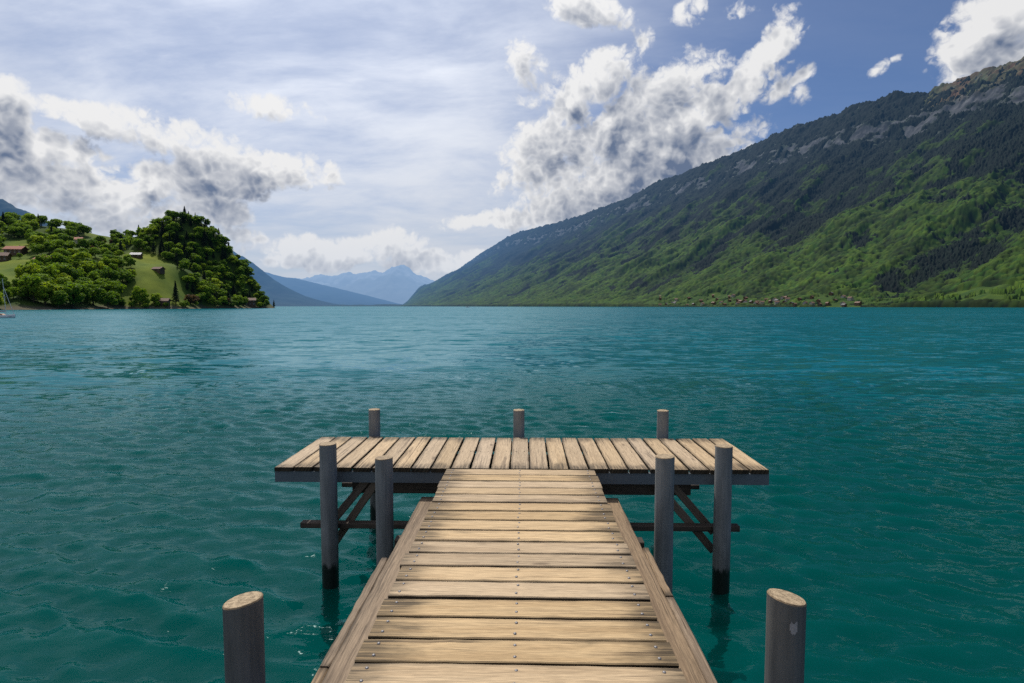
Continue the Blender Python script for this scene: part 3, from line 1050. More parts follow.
def build_mountain():
    us = [ray(p, 306)[0] for p in np.concatenate((np.arange(396, 1028, .8), np.arange(1028, 1200, 4)))]
    U = np.array(us)
    T = np.concatenate((np.linspace(-.07, .12, 90), np.linspace(.12, 1.06, 400)[1:], np.linspace(1.06, 1.5, 12)[1:]))
    TT, UU = np.meshgrid(T, U, indexing='ij')
    Y = (SH + TT * WD) / (NX * UU + NY)
    X = UU * Y
    Z, t, s, gul = mtn(X, Y)
    w = NX * X + NY * Y
    n1 = fbm(s / 420, w / 420, 5, .55, seed=61)
    n2 = fbm(s / 120, w / 120, 4, .55, seed=71)
    n3 = fbm(s / 35, w / 35, 3, .6, seed=81)
    H = np.interp(s, _rs, _rh)
    alp = sstep(Z - H + 70 * n1 + 90 * n2 + 60 * n3, -190, -90) * sstep(s + 160 * n2, 2230, 2020)                # open alp round the summit
    nc_ = fbm(s / 150 + 9, w / 30, 4, .6, seed=87)
    cliff = sstep(np.abs(t - .885 + .018 * n1) + .02 * n2, .050, .024) * sstep(.7 * n2 + .9 * nc_ + .5 * n1, -.50, .35) * sstep(H, 500, 1050)
    cliff = np.maximum(cliff, sstep(t, .6, .75) * sstep(n2 + .5 * n3 + .3 * gul, .78, .95) * .8)
    mead = sstep(n2 * .8 + n1 * .5 + .25 * n3, .30, .55) * sstep(t, .16, .10)
    # cultivated bench by the village and the fields to its right
    bench = sstep(t, .002, .006) * sstep(t, .10 + .03 * n1, .065) * sstep(s, 2500, 1900) * sstep(s, 930, 1020) * sstep(n3 + .6 * n2, .30, .0)
    fields = sstep(t, .014, .022) * sstep(t, .125, .10) * sstep(s, 1010, 930) * sstep(n2 + .4 * n3, .5, .25)
    mead = np.clip(np.maximum(mead, np.maximum(bench, fields)), 0, 1)
    forest = (1 - np.maximum(np.maximum(alp * sstep(n2 + .7 * n3, .85, .40), cliff), mead)) * sstep(t, .0005, .002)
    # ground colours
    grass = np.stack((.042 + .02 * n3, .078 + .025 * n3, .010 + 0 * n3), -1)
    rock = np.stack((.052 + .06 * nc_ + .02 * n3, .055 + .06 * nc_ + .02 * n3, .062 + .06 * nc_ + .02 * n3), -1).clip(.010, .2)
    alpc = np.stack((.085 + .04 * n2, .068 + .025 * n3, .036 + .01 * n3), -1).clip(.02, .3)
    g = grass * (1 - alp[..., None]) + alpc * alp[..., None]
    rk = np.maximum(cliff, alp * sstep(n3 + .5 * n2, .5, .9) * .7)[..., None]
    g = (g * (1 - rk) + rock * rk).clip(.01, .6)
    nr, nc = X.shape
    F = grid_faces(nr, nc)
    V = np.stack((X, Y, Z - 1.5 * forest), -1).reshape(-1, 3)
    tag(link('mountain', mesh_np('mountain', V, F, [M_LAND], True, {'tint': g.reshape(-1, 3)})), None, None, None, 'structure')
    # forest: crowns packed over the slope
    d, rid = worley(s / 15.0, w / 15.0, seed=91)
    d2, rid2 = worley(s / 9.0 + 7, w / 9.0, seed=95)
    con = sstep(n1 * 1.0 + n2 * 1.1 + (t - .42) * 2.6 - 1.3 * gul + .5 * (rid - .5), -.15, .30)   # conifers high up and in the gullies
    dome = np.sqrt(np.clip(1 - (d / .75) ** 2, 0, 1))
    cone = np.clip(1 - d2 / .62, 0, 1)
    ch = (5 + 8 * dome * (.6 + .7 * rid)) * (1 - con) + (4 + 15 * cone * (.5 + .8 * rid2)) * con
    ch = ch * (1 - .55 * sstep(t, .10, .06) * sstep(s, 2400, 1900) * sstep(s, 930, 1020)) * sstep(t, .0, .004) * (1 - .55 * sstep(t, .9, 1.0)) * sstep(X / np.maximum(Y, 1.0), ray(396, 306)[0], ray(404, 306)[0])
    lo = np.stack((.047 + .050 * (rid - .4), .098 + .055 * (rid - .4), .006 + .003 * rid), -1)
    lo = lo * (.85 + .6 * n2.clip(-.6, .8) + .15 * n3)[..., None]
    hi = np.stack((.004 + .006 * rid2, .012 + .009 * rid2, .008 + .004 * rid2), -1)
    fc = (lo * (.95 * (1 - con[..., None])) + hi * con[..., None]).clip(.003, .3)
    fc = fc * (.22 + .78 * np.where(con > .5, cone, dome))[..., None] * (.84 * (1 - .5 * sstep(t, .022, .006)))[..., None]  # crown gaps and shore band darkened: shade painted into the tint
    Vf = np.stack((X, Y, Z + ch * sstep(forest, .3, .6) - 3.0 * (1 - sstep(forest, .2, .45))), -1).reshape(-1, 3)
    keep = (forest.reshape(-1)[F] > .25).any(1)
    F = F[keep]
    used = np.unique(F)
    re = np.full(nr * nc, -1)
    re[used] = np.arange(len(used))
    o = link('forest', mesh_np('forest', Vf[used], re[F], [M_FOREST], True, {'tint': fc.reshape(-1, 3)[used]}))
    tag(o, 'mixed forest covering the long steep mountainside across the lake', 'forest', None, 'stuff')


build_mountain()


# ------------------------------------------------------------------ distant ranges
def build_range(name, sky, depth, W, seed, tint, rough=.05, snow=0.0, col_px=1.0, canopy=0.0):
    px = np.arange(sky[0][0], sky[-1][0], col_px)
    U = np.array([ray(p, 300)[0] for p in px])
    py = np.interp(px, [a for a, b in sky], [b for a, b in sky])
    Hc = np.array([max(1.0, ray(p, y)[1] * depth + 2.75) for p, y in zip(px, py)])
    T = np.concatenate((np.linspace(0, 1, 60), np.linspace(1, 1.5, 12)[1:]))
    TT, UU = np.meshgrid(T, U, indexing='ij')
    Y = depth + (TT - 1) * W
    X = UU * depth * (1 + 0 * TT)
    H = np.broadcast_to(Hc[None, :], X.shape)
    sc = depth / 9.0
    r = ridged(X / sc, Y / sc, 5, .55, seed=seed) - .5
    n = fbm(X / (sc * .2), Y / (sc * .2), 4, .6, seed=seed + 9)
    bell = np.sin(np.clip(TT, 0, 1) * PI) ** .7
    pr = np.where(TT <= 1, TT ** 1.15, 1 - (TT - 1) * 1.2)
    Z = H * pr + H * bell * .30 * r + H * rough * n * np.clip(TT * 2, 0, 1)
    c = np.array(tint)[None, None, :] * (1 + .35 * n + .5 * r)[..., None].clip(.3, 1.8)
    if snow:
        k = (sstep(pr + .25 * n, .62, .85) * snow)[..., None]
        c = c * (1 - k) + np.array((.55, .57, .6)) * k
    V = np.stack((X, Y, np.where(TT < .01, -20, Z)), -1).reshape(-1, 3)
    tag(link(name, mesh_np(name, V, grid_faces(*X.shape), [M_FAR if depth > 20000 else M_RANGE], True, {'tint': c.reshape(-1, 3).clip(.003, .7)})), None, None, None, 'structure')


build_range('mountain_ridge', [(120, 236), (200, 240), (238, 252.5), (250, 260), (262, 269), (275, 280), (290, 289), (305, 296), (325, 302), (342, 306)], 9000, 1600, 3, (.014, .028, .022), .02)
build_range('mountain_ridge', [(225, 262), (250, 268), (265, 272), (285, 277), (300, 279), (320, 284), (345, 290), (365, 295), (385, 300), (402, 305)], 13500, 2500, 13, (.018, .032, .026), .02)
build_range('mountain_range', [(260, 280), (290, 279), (310, 277.5), (325, 275), (333, 277), (342, 273.5), (350, 272), (358, 274.5), (368, 271.5), (376, 270), (384, 273), (391, 269), (397, 267.5), (402, 264.5), (406, 266), (413, 270.5),
                              (420, 274.5), (430, 279), (445, 285), (470, 290), (500, 296)], 26000, 5000, 23, (.09, .10, .10), .06, .6)
build_range('mountain_ridge', [(-160, 120), (-60, 165), (0, 195), (15, 203), (30, 211), (45, 219), (70, 232), (100, 246), (140, 264), (180, 285), (215, 306)], 5600, 1500, 33, (.014, .026, .022), .015)
build_range('lowland', [(322, 305.6), (332, 305), (345, 304.6), (352, 305.2), (360, 304.5), (372, 304.8), (385, 304.2), (398, 304.6), (408, 303.5), (420, 305)], 8300, 500, 43, (.02, .035, .015), .25, 0, .5)

# ------------------------------------------------------------------ the wooded promontory on the left
_cp = []


def cpt(px, py, Y):
    u, v = ray(px, py)
    _cp.append((CAM.x + u * Y, Y, CAM.z + v * Y))


def shore(px, Y):
    u, v = ray(px, 306)
    x = CAM.x + u * Y
    _cp.append((x, Y, 0.6))
    _cp.append((x + 30, Y - 8, -6.0))
    _cp.append((x + 90, Y - 20, -9.0))


for a in ((-160, 330), (-60, 375), (0, 415), (60, 460), (130, 545), (200, 640), (250, 735), (268, 800)):
    shore(*a)
for a in ((165, 280, 610), (150, 265, 650), (190, 272, 650), (137, 256, 675), (118, 252, 690), (60, 264, 560), (35, 268, 545), (20, 255, 600), (0, 262, 570), (5, 282, 480), (75, 245, 640), (100, 245, 700),
          (10, 243, 660), (50, 227, 760), (85, 231, 780), (103, 240, 800), (185, 217, 760), (160, 225, 745), (214, 233, 772), (240, 263, 785), (256, 284, 792), (128, 243, 735), (180, 256, 715), (205, 280, 700),
          (100, 278, 570), (-60, 240, 640), (-120, 235, 700), (-60, 219, 820), (0, 222, 800), (225, 290, 735)):
    cpt(*a)
_cp += [(-700, 980, 45), (-560, 930, 42), (-470, 900, 25), (-420, 880, -2), (-380, 900, -8), (-520, 1020, -3), (-800, 1080, 0), (-1000, 1000, 60), (-1100, 700, 110), (-900, 500, 60), (-700, 330, 12), (-300, 900, -9), (-400, 1000, -9)]
_cp = np.array(_cp)


def _tps():
    def phi(r):
        return np.where(r > 0, r * r * np.log(np.maximum(r, 1e-9)), 0)
    P = _cp[:, :2] / 100.0
    n = len(P)
    K = phi(np.hypot(P[:, None, 0] - P[None, :, 0], P[:, None, 1] - P[None, :, 1])) + np.eye(n) * .02
    A = np.zeros((n + 3, n + 3))
    A[:n, :n] = K
    A[:n, n] = 1
    A[:n, n + 1:] = P
    A[n:, :n] = A[:n, n:].T
    b = np.concatenate((_cp[:, 2], np.zeros(3)))
    sol = np.linalg.solve(A, b)

    def f(X, Y):
        X, Y = np.asarray(X, float) / 100, np.asarray(Y, float) / 100
        r = sol[n] + sol[n + 1] * X + sol[n + 2] * Y
        for i in range(n):
            r = r + sol[i] * phi(np.hypot(X - P[i, 0], Y - P[i, 1]))
        return r
    return f


_tp = _tps()


def prom(X, Y):
    X, Y = np.asarray(X, float), np.asarray(Y, float)
    return _tp(X, Y) + 1.2 * fbm(X / 22, Y / 22, 3, seed=77)


def project(X, Y, Z):
    d = ROT.transposed() @ (Vector((X, Y, Z)) - CAM)
    return 512 + FPX * d.x / -d.z, 341.5 - FPX * d.y / -d.z


def ground_at(px, py):
    u, v = ray(px, py)
    Y = np.arange(380, 1000, 1.5)
    below = prom(CAM.x + u * Y, Y) > CAM.z + v * Y
    i = int(np.argmax(below)) if below.any() else len(Y) - 1
    return CAM.x + u * Y[i], float(Y[i]), float(prom(CAM.x + u * Y[i], Y[i]))


HILL = [(112, 258), (112, 236), (140, 222), (165, 210), (188, 204), (214, 216), (236, 238), (252, 260), (268, 282), (276, 308), (236, 308), (196, 304), (186, 292), (190, 276), (170, 264), (140, 250)]
LOWW = [(26, 309), (28, 286), (36, 273), (50, 269), (62, 268), (85, 270), (104, 280), (116, 296), (118, 309)]
EDGE = [(-60, 312), (-60, 290), (0, 288), (18, 287), (26, 296), (28, 310)]
UPW = [(-60, 262), (-60, 225), (20, 222), (50, 222), (74, 226), (86, 236), (70, 244), (58, 254), (36, 256), (30, 240), (4, 240), (0, 252)]
MIDW = [(104, 262), (124, 260), (134, 270), (134, 286), (108, 290)]
GAPW = [(56, 256), (84, 246), (112, 247), (112, 262), (62, 267)]


def build_promontory():
    xs, ys = np.arange(-1150, -230, 5.0), np.arange(290, 1130, 5.0)
    Y, X = np.meshgrid(ys, xs, indexing='ij')
    Z = prom(X, Y)
    n1, n2 = fbm(X / 60, Y / 60, 4, seed=101), fbm(X / 14, Y / 14, 3, seed=111)
    n3 = fbm(X / 5, Y / 5, 2, seed=115)
    c = np.stack((.100 + .05 * n1 + .03 * n2 + .02 * n3, .140 + .04 * n1 + .03 * n2 + .02 * n3, .014 + .006 * n2), -1)
    # dark leafy ground under the woods
    R3 = np.array(ROT)
    q = np.stack((X - CAM.x, Y - CAM.y, Z - CAM.z), -1) @ R3
    PX, PY = 512 + FPX * q[..., 0] / -q[..., 2] + 3 * n2, 341.5 - FPX * q[..., 1] / -q[..., 2] + 2 * n1
    wood_ = np.zeros(X.shape, bool)
    for poly in (HILL, LOWW, EDGE, UPW):
        k = np.zeros(X.shape, bool)
        for (x0, y0), (x1, y1) in zip(poly, poly[1:] + poly[:1]):
            if y0 != y1:
                k ^= ((y0 > PY) != (y1 > PY)) & (PX < (x1 - x0) * (PY - y0) / (y1 - y0) + x0)
        wood_ |= k
    f = wood_.astype(float)
    for _ in range(2):
        f[1:-1, 1:-1] = (f[1:-1, 1:-1] * 2 + f[:-2, 1:-1] + f[2:, 1:-1] + f[1:-1, :-2] + f[1:-1, 2:]) / 6
    f = f[..., None] * .8
    c = c * (1 - f) + np.stack((.030 + .015 * n2, .058 + .02 * n2, .010 + 0 * n2), -1) * f
    bank = sstep(Z + 1.5 * n2, 4.0, 1.0)[..., None]
    c = (c * (1 - bank) + np.array((.10, .085, .06)) * bank).clip(.01, .4)
    F = grid_faces(*X.shape)
    F = F[(Z.reshape(-1)[F] > -4).any(1)]
    V = np.stack((X, Y, Z), -1).reshape(-1, 3)
    used = np.unique(F)
    re = np.full(len(V), -1)
    re[used] = np.arange(len(used))
    tag(link('hillside', mesh_np('hillside', V[used], re[F], [M_MEADOW], True, {'tint': c.reshape(-1, 3)[used]})), None, None, None, 'structure')


build_promontory()


# ------------------------------------------------------------------ trees
def leaf_mat(name, a, b, c):
    """two-sided leaves: colour differs from tree to tree and clump to clump, with painted shade"""
    m, t, p, out = new_mat(name)
    oi = t.node('ShaderNodeObjectInfo')
    sh = t.attr('shade').outputs['Fac']
    n = t.noise(t.node('ShaderNodeTexCoord').outputs['Object'], .35, 3.0, .6)
    k = t.m('ADD', t.m('MULTIPLY', oi.outputs['Random'], .75), t.m('MULTIPLY', n, .35), clamp=True)
    col = t.mix(k, a, b)
    col = t.mix(t.m('MULTIPLY', t.step(oi.outputs['Random'], .75, 1.0), .6), col, c)
    col = t.vm('SCALE', col, scale=t.m('MULTIPLY_ADD', sh, .75, .62))  # shade painted in: lower and inner leaves darker, upper ones lighter
    t.l.new(col, p.inputs['Base Color'])
    p.inputs['Roughness'].default_value = .6
    p.inputs['Specular IOR Level'].default_value = .2
    tr = t.node('ShaderNodeBsdfTranslucent')
    t.l.new(t.vm('MULTIPLY', col, (1.25, 1.15, .6)), tr.inputs[0])
    mx = t.node('ShaderNodeMixShader')
    mx.inputs[0].default_value = .52
    t.l.new(p.outputs[0], mx.inputs[1])
    t.l.new(tr.outputs[0], mx.inputs[2])
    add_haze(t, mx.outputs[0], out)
    return m


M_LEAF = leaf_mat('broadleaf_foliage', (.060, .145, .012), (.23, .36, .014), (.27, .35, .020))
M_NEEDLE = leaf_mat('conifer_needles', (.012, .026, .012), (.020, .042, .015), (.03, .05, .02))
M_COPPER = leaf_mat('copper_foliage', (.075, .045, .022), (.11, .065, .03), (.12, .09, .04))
M_BARK = plain('tree_bark', (.055, .042, .032), .9, 0, .35, 3.0)


def crown_broad(seed, H, wide):
    g = np.random.default_rng(seed)
    nl = g.integers(24, 34)
    R = np.array((wide * H, wide * H, .46 * H))
    cen = []
    for _ in range(nl):
        d = g.normal(size=3)
        d /= np.linalg.norm(d)
        d[2] = d[2] * .95
        cen.append(np.array((0, 0, .50 * H)) + d * R * g.uniform(.40, .80))
    cen = np.array(cen)
    lr = g.uniform(.09, .165, nl) * H
    n = 2700
    li = g.integers(0, nl, n)
    d = g.normal(size=(n, 3))
    d /= np.linalg.norm(d, axis=1)[:, None]
    d[:, 2] = np.where(d[:, 2] < -.75, -d[:, 2], d[:, 2])
    pos = cen[li] + d * (lr[li] * g.uniform(.70, 1.08, n) ** .8)[:, None] * np.array((1, 1, .85))
    nrm = d + g.normal(size=(n, 3)) * .45
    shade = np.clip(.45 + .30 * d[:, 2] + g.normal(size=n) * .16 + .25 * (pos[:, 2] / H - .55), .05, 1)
    return quads(g, pos, nrm, g.uniform(.017, .042, n) * H, shade)


def crown_cone(seed, H, wide):
    g = np.random.default_rng(seed)
    n = 1300
    t = g.uniform(0, 1, n) ** .75
    lay = np.floor(t * 15) / 15
    fr = t * 15 - np.floor(t * 15)
    rad = wide * H * (1.02 - t) * (1.08 - .42 * fr) * g.uniform(.35, 1.05, n)
    a = g.uniform(0, 2 * PI, n)
    rad *= 1 + .22 * np.sin(a * 3 + lay * 40)
    pos = np.stack((rad * np.cos(a), rad * np.sin(a), H * (.10 + .90 * t) - .10 * rad), -1)
    nrm = np.stack((np.cos(a) * .8, np.sin(a) * .8, np.full(n, .9)), -1) + g.normal(size=(n, 3)) * .35
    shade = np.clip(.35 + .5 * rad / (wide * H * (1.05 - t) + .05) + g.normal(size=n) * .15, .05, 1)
    return quads(g, pos, nrm, g.uniform(.016, .036, n) * H * (1.15 - .5 * t), shade)


def quads(g, pos, nrm, size, shade):
    n = len(pos)
    nrm = nrm / np.linalg.norm(nrm, axis=1)[:, None]
    r = g.normal(size=(n, 3))
    a = np.cross(nrm, r)
    a /= np.linalg.norm(a, axis=1)[:, None]
    b = np.cross(nrm, a)
    s = size[:, None]
    k = g.uniform(.6, 1.0, (n, 1))
    bend = nrm * s * .25
    V = np.stack((pos - a * s, pos - b * s * k - bend, pos + a * s, pos + b * s * k - bend), 1).reshape(-1, 3)
    F = np.arange(4 * n).reshape(n, 4)
    return V, F, np.repeat(shade, 4)


def trunk_mesh(seed, H, conifer):
    g = np.random.default_rng(seed)
    G = Geo()

    def limb(a, b, r0, r1, n=8, seg=5, bend=.03):
        a, b = Vector(a), Vector(b)
        X = (b - a).normalized()
        Yv = X.orthogonal().normalized()
        Zv = X.cross(Yv)
        V, F = [], []
        off = Vector(g.normal(size=3)) * bend * H
        for i in range(seg + 1):
            t = i / seg
            c = a.lerp(b, t) + off * math.sin(t * PI)
            r = r0 + (r1 - r0) * t
            if i == 0:
                r *= 1.3
            for k in range(n):
                al = 2 * PI * k / n
                V.append(c + Yv * r * math.cos(al) + Zv * r * math.sin(al))
        for i in range(seg):
            for k in range(n):
                k2 = (k + 1) % n
                F.append((i * n + k, i * n + k2, (i + 1) * n + k2, (i + 1) * n + k))
        G.add(V, F)
    if conifer:
        limb((0, 0, -1), (0, 0, .97 * H), .018 * H, .003 * H, bend=.004)
    else:
        limb((0, 0, -1), (0, 0, .55 * H), .024 * H, .013 * H, bend=.01)
        for k in range(6):
            a = k * 1.05 + g.uniform(-.3, .3)
            limb((0, 0, H * g.uniform(.22, .5)), (math.cos(a) * .24 * H, math.sin(a) * .24 * H, H * g.uniform(.5, .78)), .011 * H, .004 * H, 6, 4)
    return mesh_np('trunk', np.array([tuple(v) for v in G.v]), G.f, [M_BARK], True)


VARS = {}
for i in range(9):
    H = 18.0
    V, F, s = crown_broad(200 + i, H, (.36, .40, .32, .44, .37, .34, .42, .38, .30)[i])
    VARS[('b', i)] = (mesh_np('crown', V, F, [M_LEAF], False, {'shade': s}), trunk_mesh(300 + i, H, False))
for i in range(4):
    V, F, s = crown_cone(400 + i, 18.0, (.17, .20, .15, .22)[i])
    VARS[('c', i)] = (mesh_np('crown', V, F, [M_NEEDLE], False, {'shade': s}), trunk_mesh(500 + i, 18.0, True))
for i in range(2):
    V, F, s = crown_broad(600 + i, 18.0, (.44, .38)[i])
    VARS[('r', i)] = (mesh_np('crown', V, F, [M_COPPER], False, {'shade': s}), trunk_mesh(700 + i, 18.0, False))
NVAR = {'b': 9, 'c': 4, 'r': 2}


def tree(kind, x, y, z, H, label, group=None, sq=1.0):
    cm, tm = VARS[(kind, random.randrange(NVAR[kind]))]
    o = link({'b': 'broadleaf_tree', 'c': 'conifer_tree', 'r': 'copper_tree'}[kind], None, None, (x, y, z - .2), (0, 0, random.uniform(0, 6.28)))
    k = H / 18.0
    o.scale = (k * sq * random.uniform(.9, 1.12), k * sq * random.uniform(.9, 1.12), k)
    tag(o, label, 'tree', group)
    link('trunk', tm, o)
    link('crown', cm, o)
    return o


def inside(px, py, poly):
    r = False
    j = len(poly) - 1
    for i in range(len(poly)):
        xi, yi = poly[i]
        xj, yj = poly[j]
        if (yi > py) != (yj > py) and px < (xj - xi) * (py - yi) / (yj - yi) + xi:
            r = not r
        j = i
    return r


def wood_stand(poly, n, dmin, Hr, pc, label_b, label_c, group, sq=1.0, seed=0):
    """trees over the part of the slope seen inside an outline, none closer than dmin metres across the view"""
    g = random.Random(seed)
    pts = []
    xs, ys = [p[0] for p in poly], [p[1] for p in poly]
    tries = 0
    while len(pts) < n and tries < 6000:
        tries += 1
        px, py = g.uniform(min(xs), max(xs)), g.uniform(min(ys), max(ys))
        if not inside(px, py, poly):
            continue
        x, y, z = ground_at(px, py)
        if z < .4 or y > 990:
            continue
        if any((x - a) ** 2 + (y - b) ** 2 + (z - c) ** 2 < dmin * dmin for a, b, c in pts):
            continue
        pts.append((x, y, z))
        c = g.random() < (pc(px, py) if callable(pc) else pc)
        H = g.uniform(*Hr) * (1.12 if c else 1.0)
        tree('c' if c else 'b', x, y, z, H, label_c if c else label_b, group + (' conifers' if c else ' broadleaf trees'), sq)
    return pts


wood_stand(HILL, 205, 5.8, (8, 16), lambda px, py: .42 if (px > 160 and py < 268) else .18,
           'green broadleaf tree in the dense wood clothing the steep round hill', 'dark pointed conifer among the trees of the steep round hill', 'round hill', 1.28, 1)
wood_stand(LOWW, 50, 6.0, (16, 24), .0, 'large leafy tree of the waterside wood below the chalets', 'dark conifer of the waterside wood below the chalets', 'waterside wood', 1.18, 2)
wood_stand(EDGE, 20, 6.0, (10, 16), .05, 'leafy tree on the shore behind the sailing boat', 'conifer on the shore behind the sailing boat', 'shore by the boat', 1.05, 3)
wood_stand(UPW, 96, 6.0, (13, 20), .05, 'green tree in the wood above the red-roofed chalets', 'conifer in the wood above the red-roofed chalets', 'upper wood', 1.25, 4)
wood_stand(GAPW, 14, 6.0, (9, 15), .0, 'tree among the chalets above the waterside wood', 'conifer among the chalets above the waterside wood', 'trees among the chalets', 1.2, 14)
wood_stand(MIDW, 14, 5.5, (12, 16), .0, 'bushy tree in the clump on the left edge of the meadow', 'conifer in the clump on the left edge of the meadow', 'meadow clump', 1.15, 5)
HEDG = [(118, 309), (120, 300), (150, 300), (165, 304), (205, 306), (262, 306), (262, 309)]
wood_stand(HEDG, 20, 6.0, (5, 9), .0, 'low bushy tree along the water below the meadow', 'small conifer along the water below the meadow', 'water edge', 1.2, 6)
for (px, py, kind, H, sq, lab) in (
    (176, 305, 'c', 25, 1.0, 'tall dark spruce standing alone at the water below the meadow'),
    (193, 306, 'r', 15, 1.25, 'reddish brown copper tree at the water, right of the lone spruce'),
    (226, 307, 'r', 12, 1.0, 'small rusty brown tree at the water near the boathouse'),
    (140, 305, 'b', 20, 1.1, 'big round green tree at the water on the left of the meadow'),
    (156, 305, 'b', 13, 1.0, 'small round tree between the big green tree and the lone spruce'),
    (100, 246, 'b', 15, 1.3, 'round tree alone on the saddle between the two hills'),
    (92, 252, 'r', 9, 1.0, 'russet bush on the slope under the saddle'),
    (86, 251, 'b', 13, 1.1, 'light green tree beside the russet bush under the saddle'),
    (111, 244, 'r', 7, 1.0, 'low brownish tree on the skyline at the foot of the round hill'),
    (267, 308, 'b', 13, .8, 'yellow-green tree on the very tip of the promontory'),
    (250, 301, 'c', 14, .9, 'thin dark conifer close to the tip of the promontory'),
    (66, 262, 'b', 13, 1.1, 'round tree just right of the largest red-roofed chalet'),
    (119, 258, 'b', 11, 1.1, 'dark round tree left of the pale-roofed hut on the meadow'),
    (20, 259, 'b', 8, 1.0, 'small tree in front of the long red-roofed chalet'),
):
    x, y, z = ground_at(px, py)
    tree(kind, x, y, z, H, lab, None, sq)

#@@END_TREES

# ------------------------------------------------------------------ houses on the promontory
M_TIMBW = plain('dark_timber_wall', (.10, .062, .04), .8, 0, .3, 1.0)
M_PALEW = plain('pale_plaster_wall', (.42, .38, .32), .8, 0, .15, 1.0)
M_RED = plain('red_tile_roof', (.34, .135, .085), .75, 0, .25, 1.5)
M_BRN = plain('brown_tile_roof', (.16, .095, .07), .75, 0, .25, 1.5)
M_PALER = plain('pale_metal_roof', (.52, .50, .48), .5, 0, .15, 1.5)
M_GLASS = plain('window_glass', (.03, .04, .05), .15, 0, .2, 1.0)
M_FRAME = plain('white_window_frame', (.6, .58, .54), .6)


def box_geo(G, x0, x1, y0, y1, z0, z1, mi=0):
    V = [(x0, y0, z0), (x1, y0, z0), (x1, y1, z0), (x0, y1, z0), (x0, y0, z1), (x1, y0, z1), (x1, y1, z1), (x0, y1, z1)]
    F = [(0, 3, 2, 1), (4, 5, 6, 7), (0, 1, 5, 4), (1, 2, 6, 5), (2, 3, 7, 6), (3, 0, 4, 7)]
    G.add(V, F, None, None, mi)


def gable_wall(G, l, w, h, rise, mi=0):
    V = [(-l, -w, -3), (l, -w, -3), (l, w, -3), (-l, w, -3), (-l, -w, h), (l, -w, h), (l, w, h), (-l, w, h), (-l, 0, h + rise), (l, 0, h + rise)]
    F = [(0, 1, 5, 4), (2, 3, 7, 6), (1, 2, 6, 9, 5), (3, 0, 4, 8, 7), (4, 5, 9, 8), (6, 7, 8, 9), (0, 3, 2, 1)]
    G.add(V, F, None, None, mi)


def gable_roof(G, l, w, h, rise, ov, th, mi=0):
    k = rise / w
    l2, w2 = l + ov, w + ov
    pr = [(-w2, h - ov * k), (0, h + rise), (w2, h - ov * k), (w2, h - ov * k + th), (0, h + rise + th * 1.2), (-w2, h - ov * k + th)]
    V = [(-l2, a, b + .02) for a, b in pr] + [(l2, a, b + .02) for a, b in pr]
    F = [(i, 6 + i, 6 + (i + 1) % 6, (i + 1) % 6) for i in range(6)] + [(0, 1, 4, 5), (1, 2, 3, 4), (11, 10, 7, 6), (10, 9, 8, 7)]
    G.add(V, [tuple(reversed(f)) for f in F], None, None, mi)


def chalet(px, py, L, Wd, h, wall, roof, rot, label, chim=True):
    x, y, z = ground_at(px, py)
    o = link('chalet', None, None, (x, y, z), (0, 0, rot))
    tag(o, label, 'house')
    l, w, rise = L / 2, Wd / 2, Wd / 2 * .62
    G = Geo()
    gable_wall(G, l, w, h, rise)
    G.build('wall', wall, o)
    G = Geo()
    gable_roof(G, l, w, h, rise, 1.0, .28)
    r = G.build('roof', roof, o)
    if chim:
        G = Geo()
        box_geo(G, l * .35 - .4, l * .35 + .4, w * .3 - .4, w * .3 + .4, h + rise * .5, h + rise + 1.2)
        G.build('chimney', M_PALEW, r)
    n = max(2, int(L // 4))
    for k in range(n):
        cx = -l + (k + .5) * L / n
        for (z0, z1) in ((.9, 2.2),) + (((h - 1.6, h - .4),) if h > 4.4 else ()):
            G = Geo()
            box_geo(G, cx - .6, cx + .6, -w - .05, -w + .1, z0, z1)
            f = G.build('window', M_FRAME, o)
            G = Geo()
            box_geo(G, cx - .48, cx + .48, -w - .08, -w - .052, z0 + .12, z1 - .12)
            G.build('pane', M_GLASS, f)
    return o


chalet(16, 254, 17, 10, 5, M_TIMBW, M_RED, .15, 'long dark timber chalet with a red tiled roof on the upper left slope')
chalet(47, 265, 20, 12, 5.0, M_TIMBW, M_RED, -.2, 'largest brown chalet with a broad red roof above the waterside wood')
chalet(2, 261, 12, 10, 5.2, M_TIMBW, M_BRN, .4, 'dark brown chalet cut by the left edge of the picture, brown roof')
chalet(76, 244, 14, 9, 5, M_PALEW, M_RED, .3, 'house with reddish roof half hidden below the dense wood on the ridge')
chalet(101, 244, 8, 6, 3.2, M_TIMBW, M_RED, .1, 'tiny red-roofed house on the saddle by the round tree', False)
chalet(136.5, 257.5, 10.5, 7, 3.2, M_TIMBW, M_PALER, .2, 'meadow hut with a pale grey roof under the round hill', False)
chalet(158.5, 271.5, 11, 6, 2.6, M_TIMBW, M_BRN, -.25, 'low dark barn lying in the middle of the green meadow', False)
chalet(163, 305, 11, 7, 4, M_TIMBW, M_BRN, .2, 'dark shed at the water left of the lone spruce', False)
chalet(250, 305, 13, 8, 6.5, M_TIMBW, M_BRN, .5, 'brown boathouse at the water near the tip of the promontory', False)


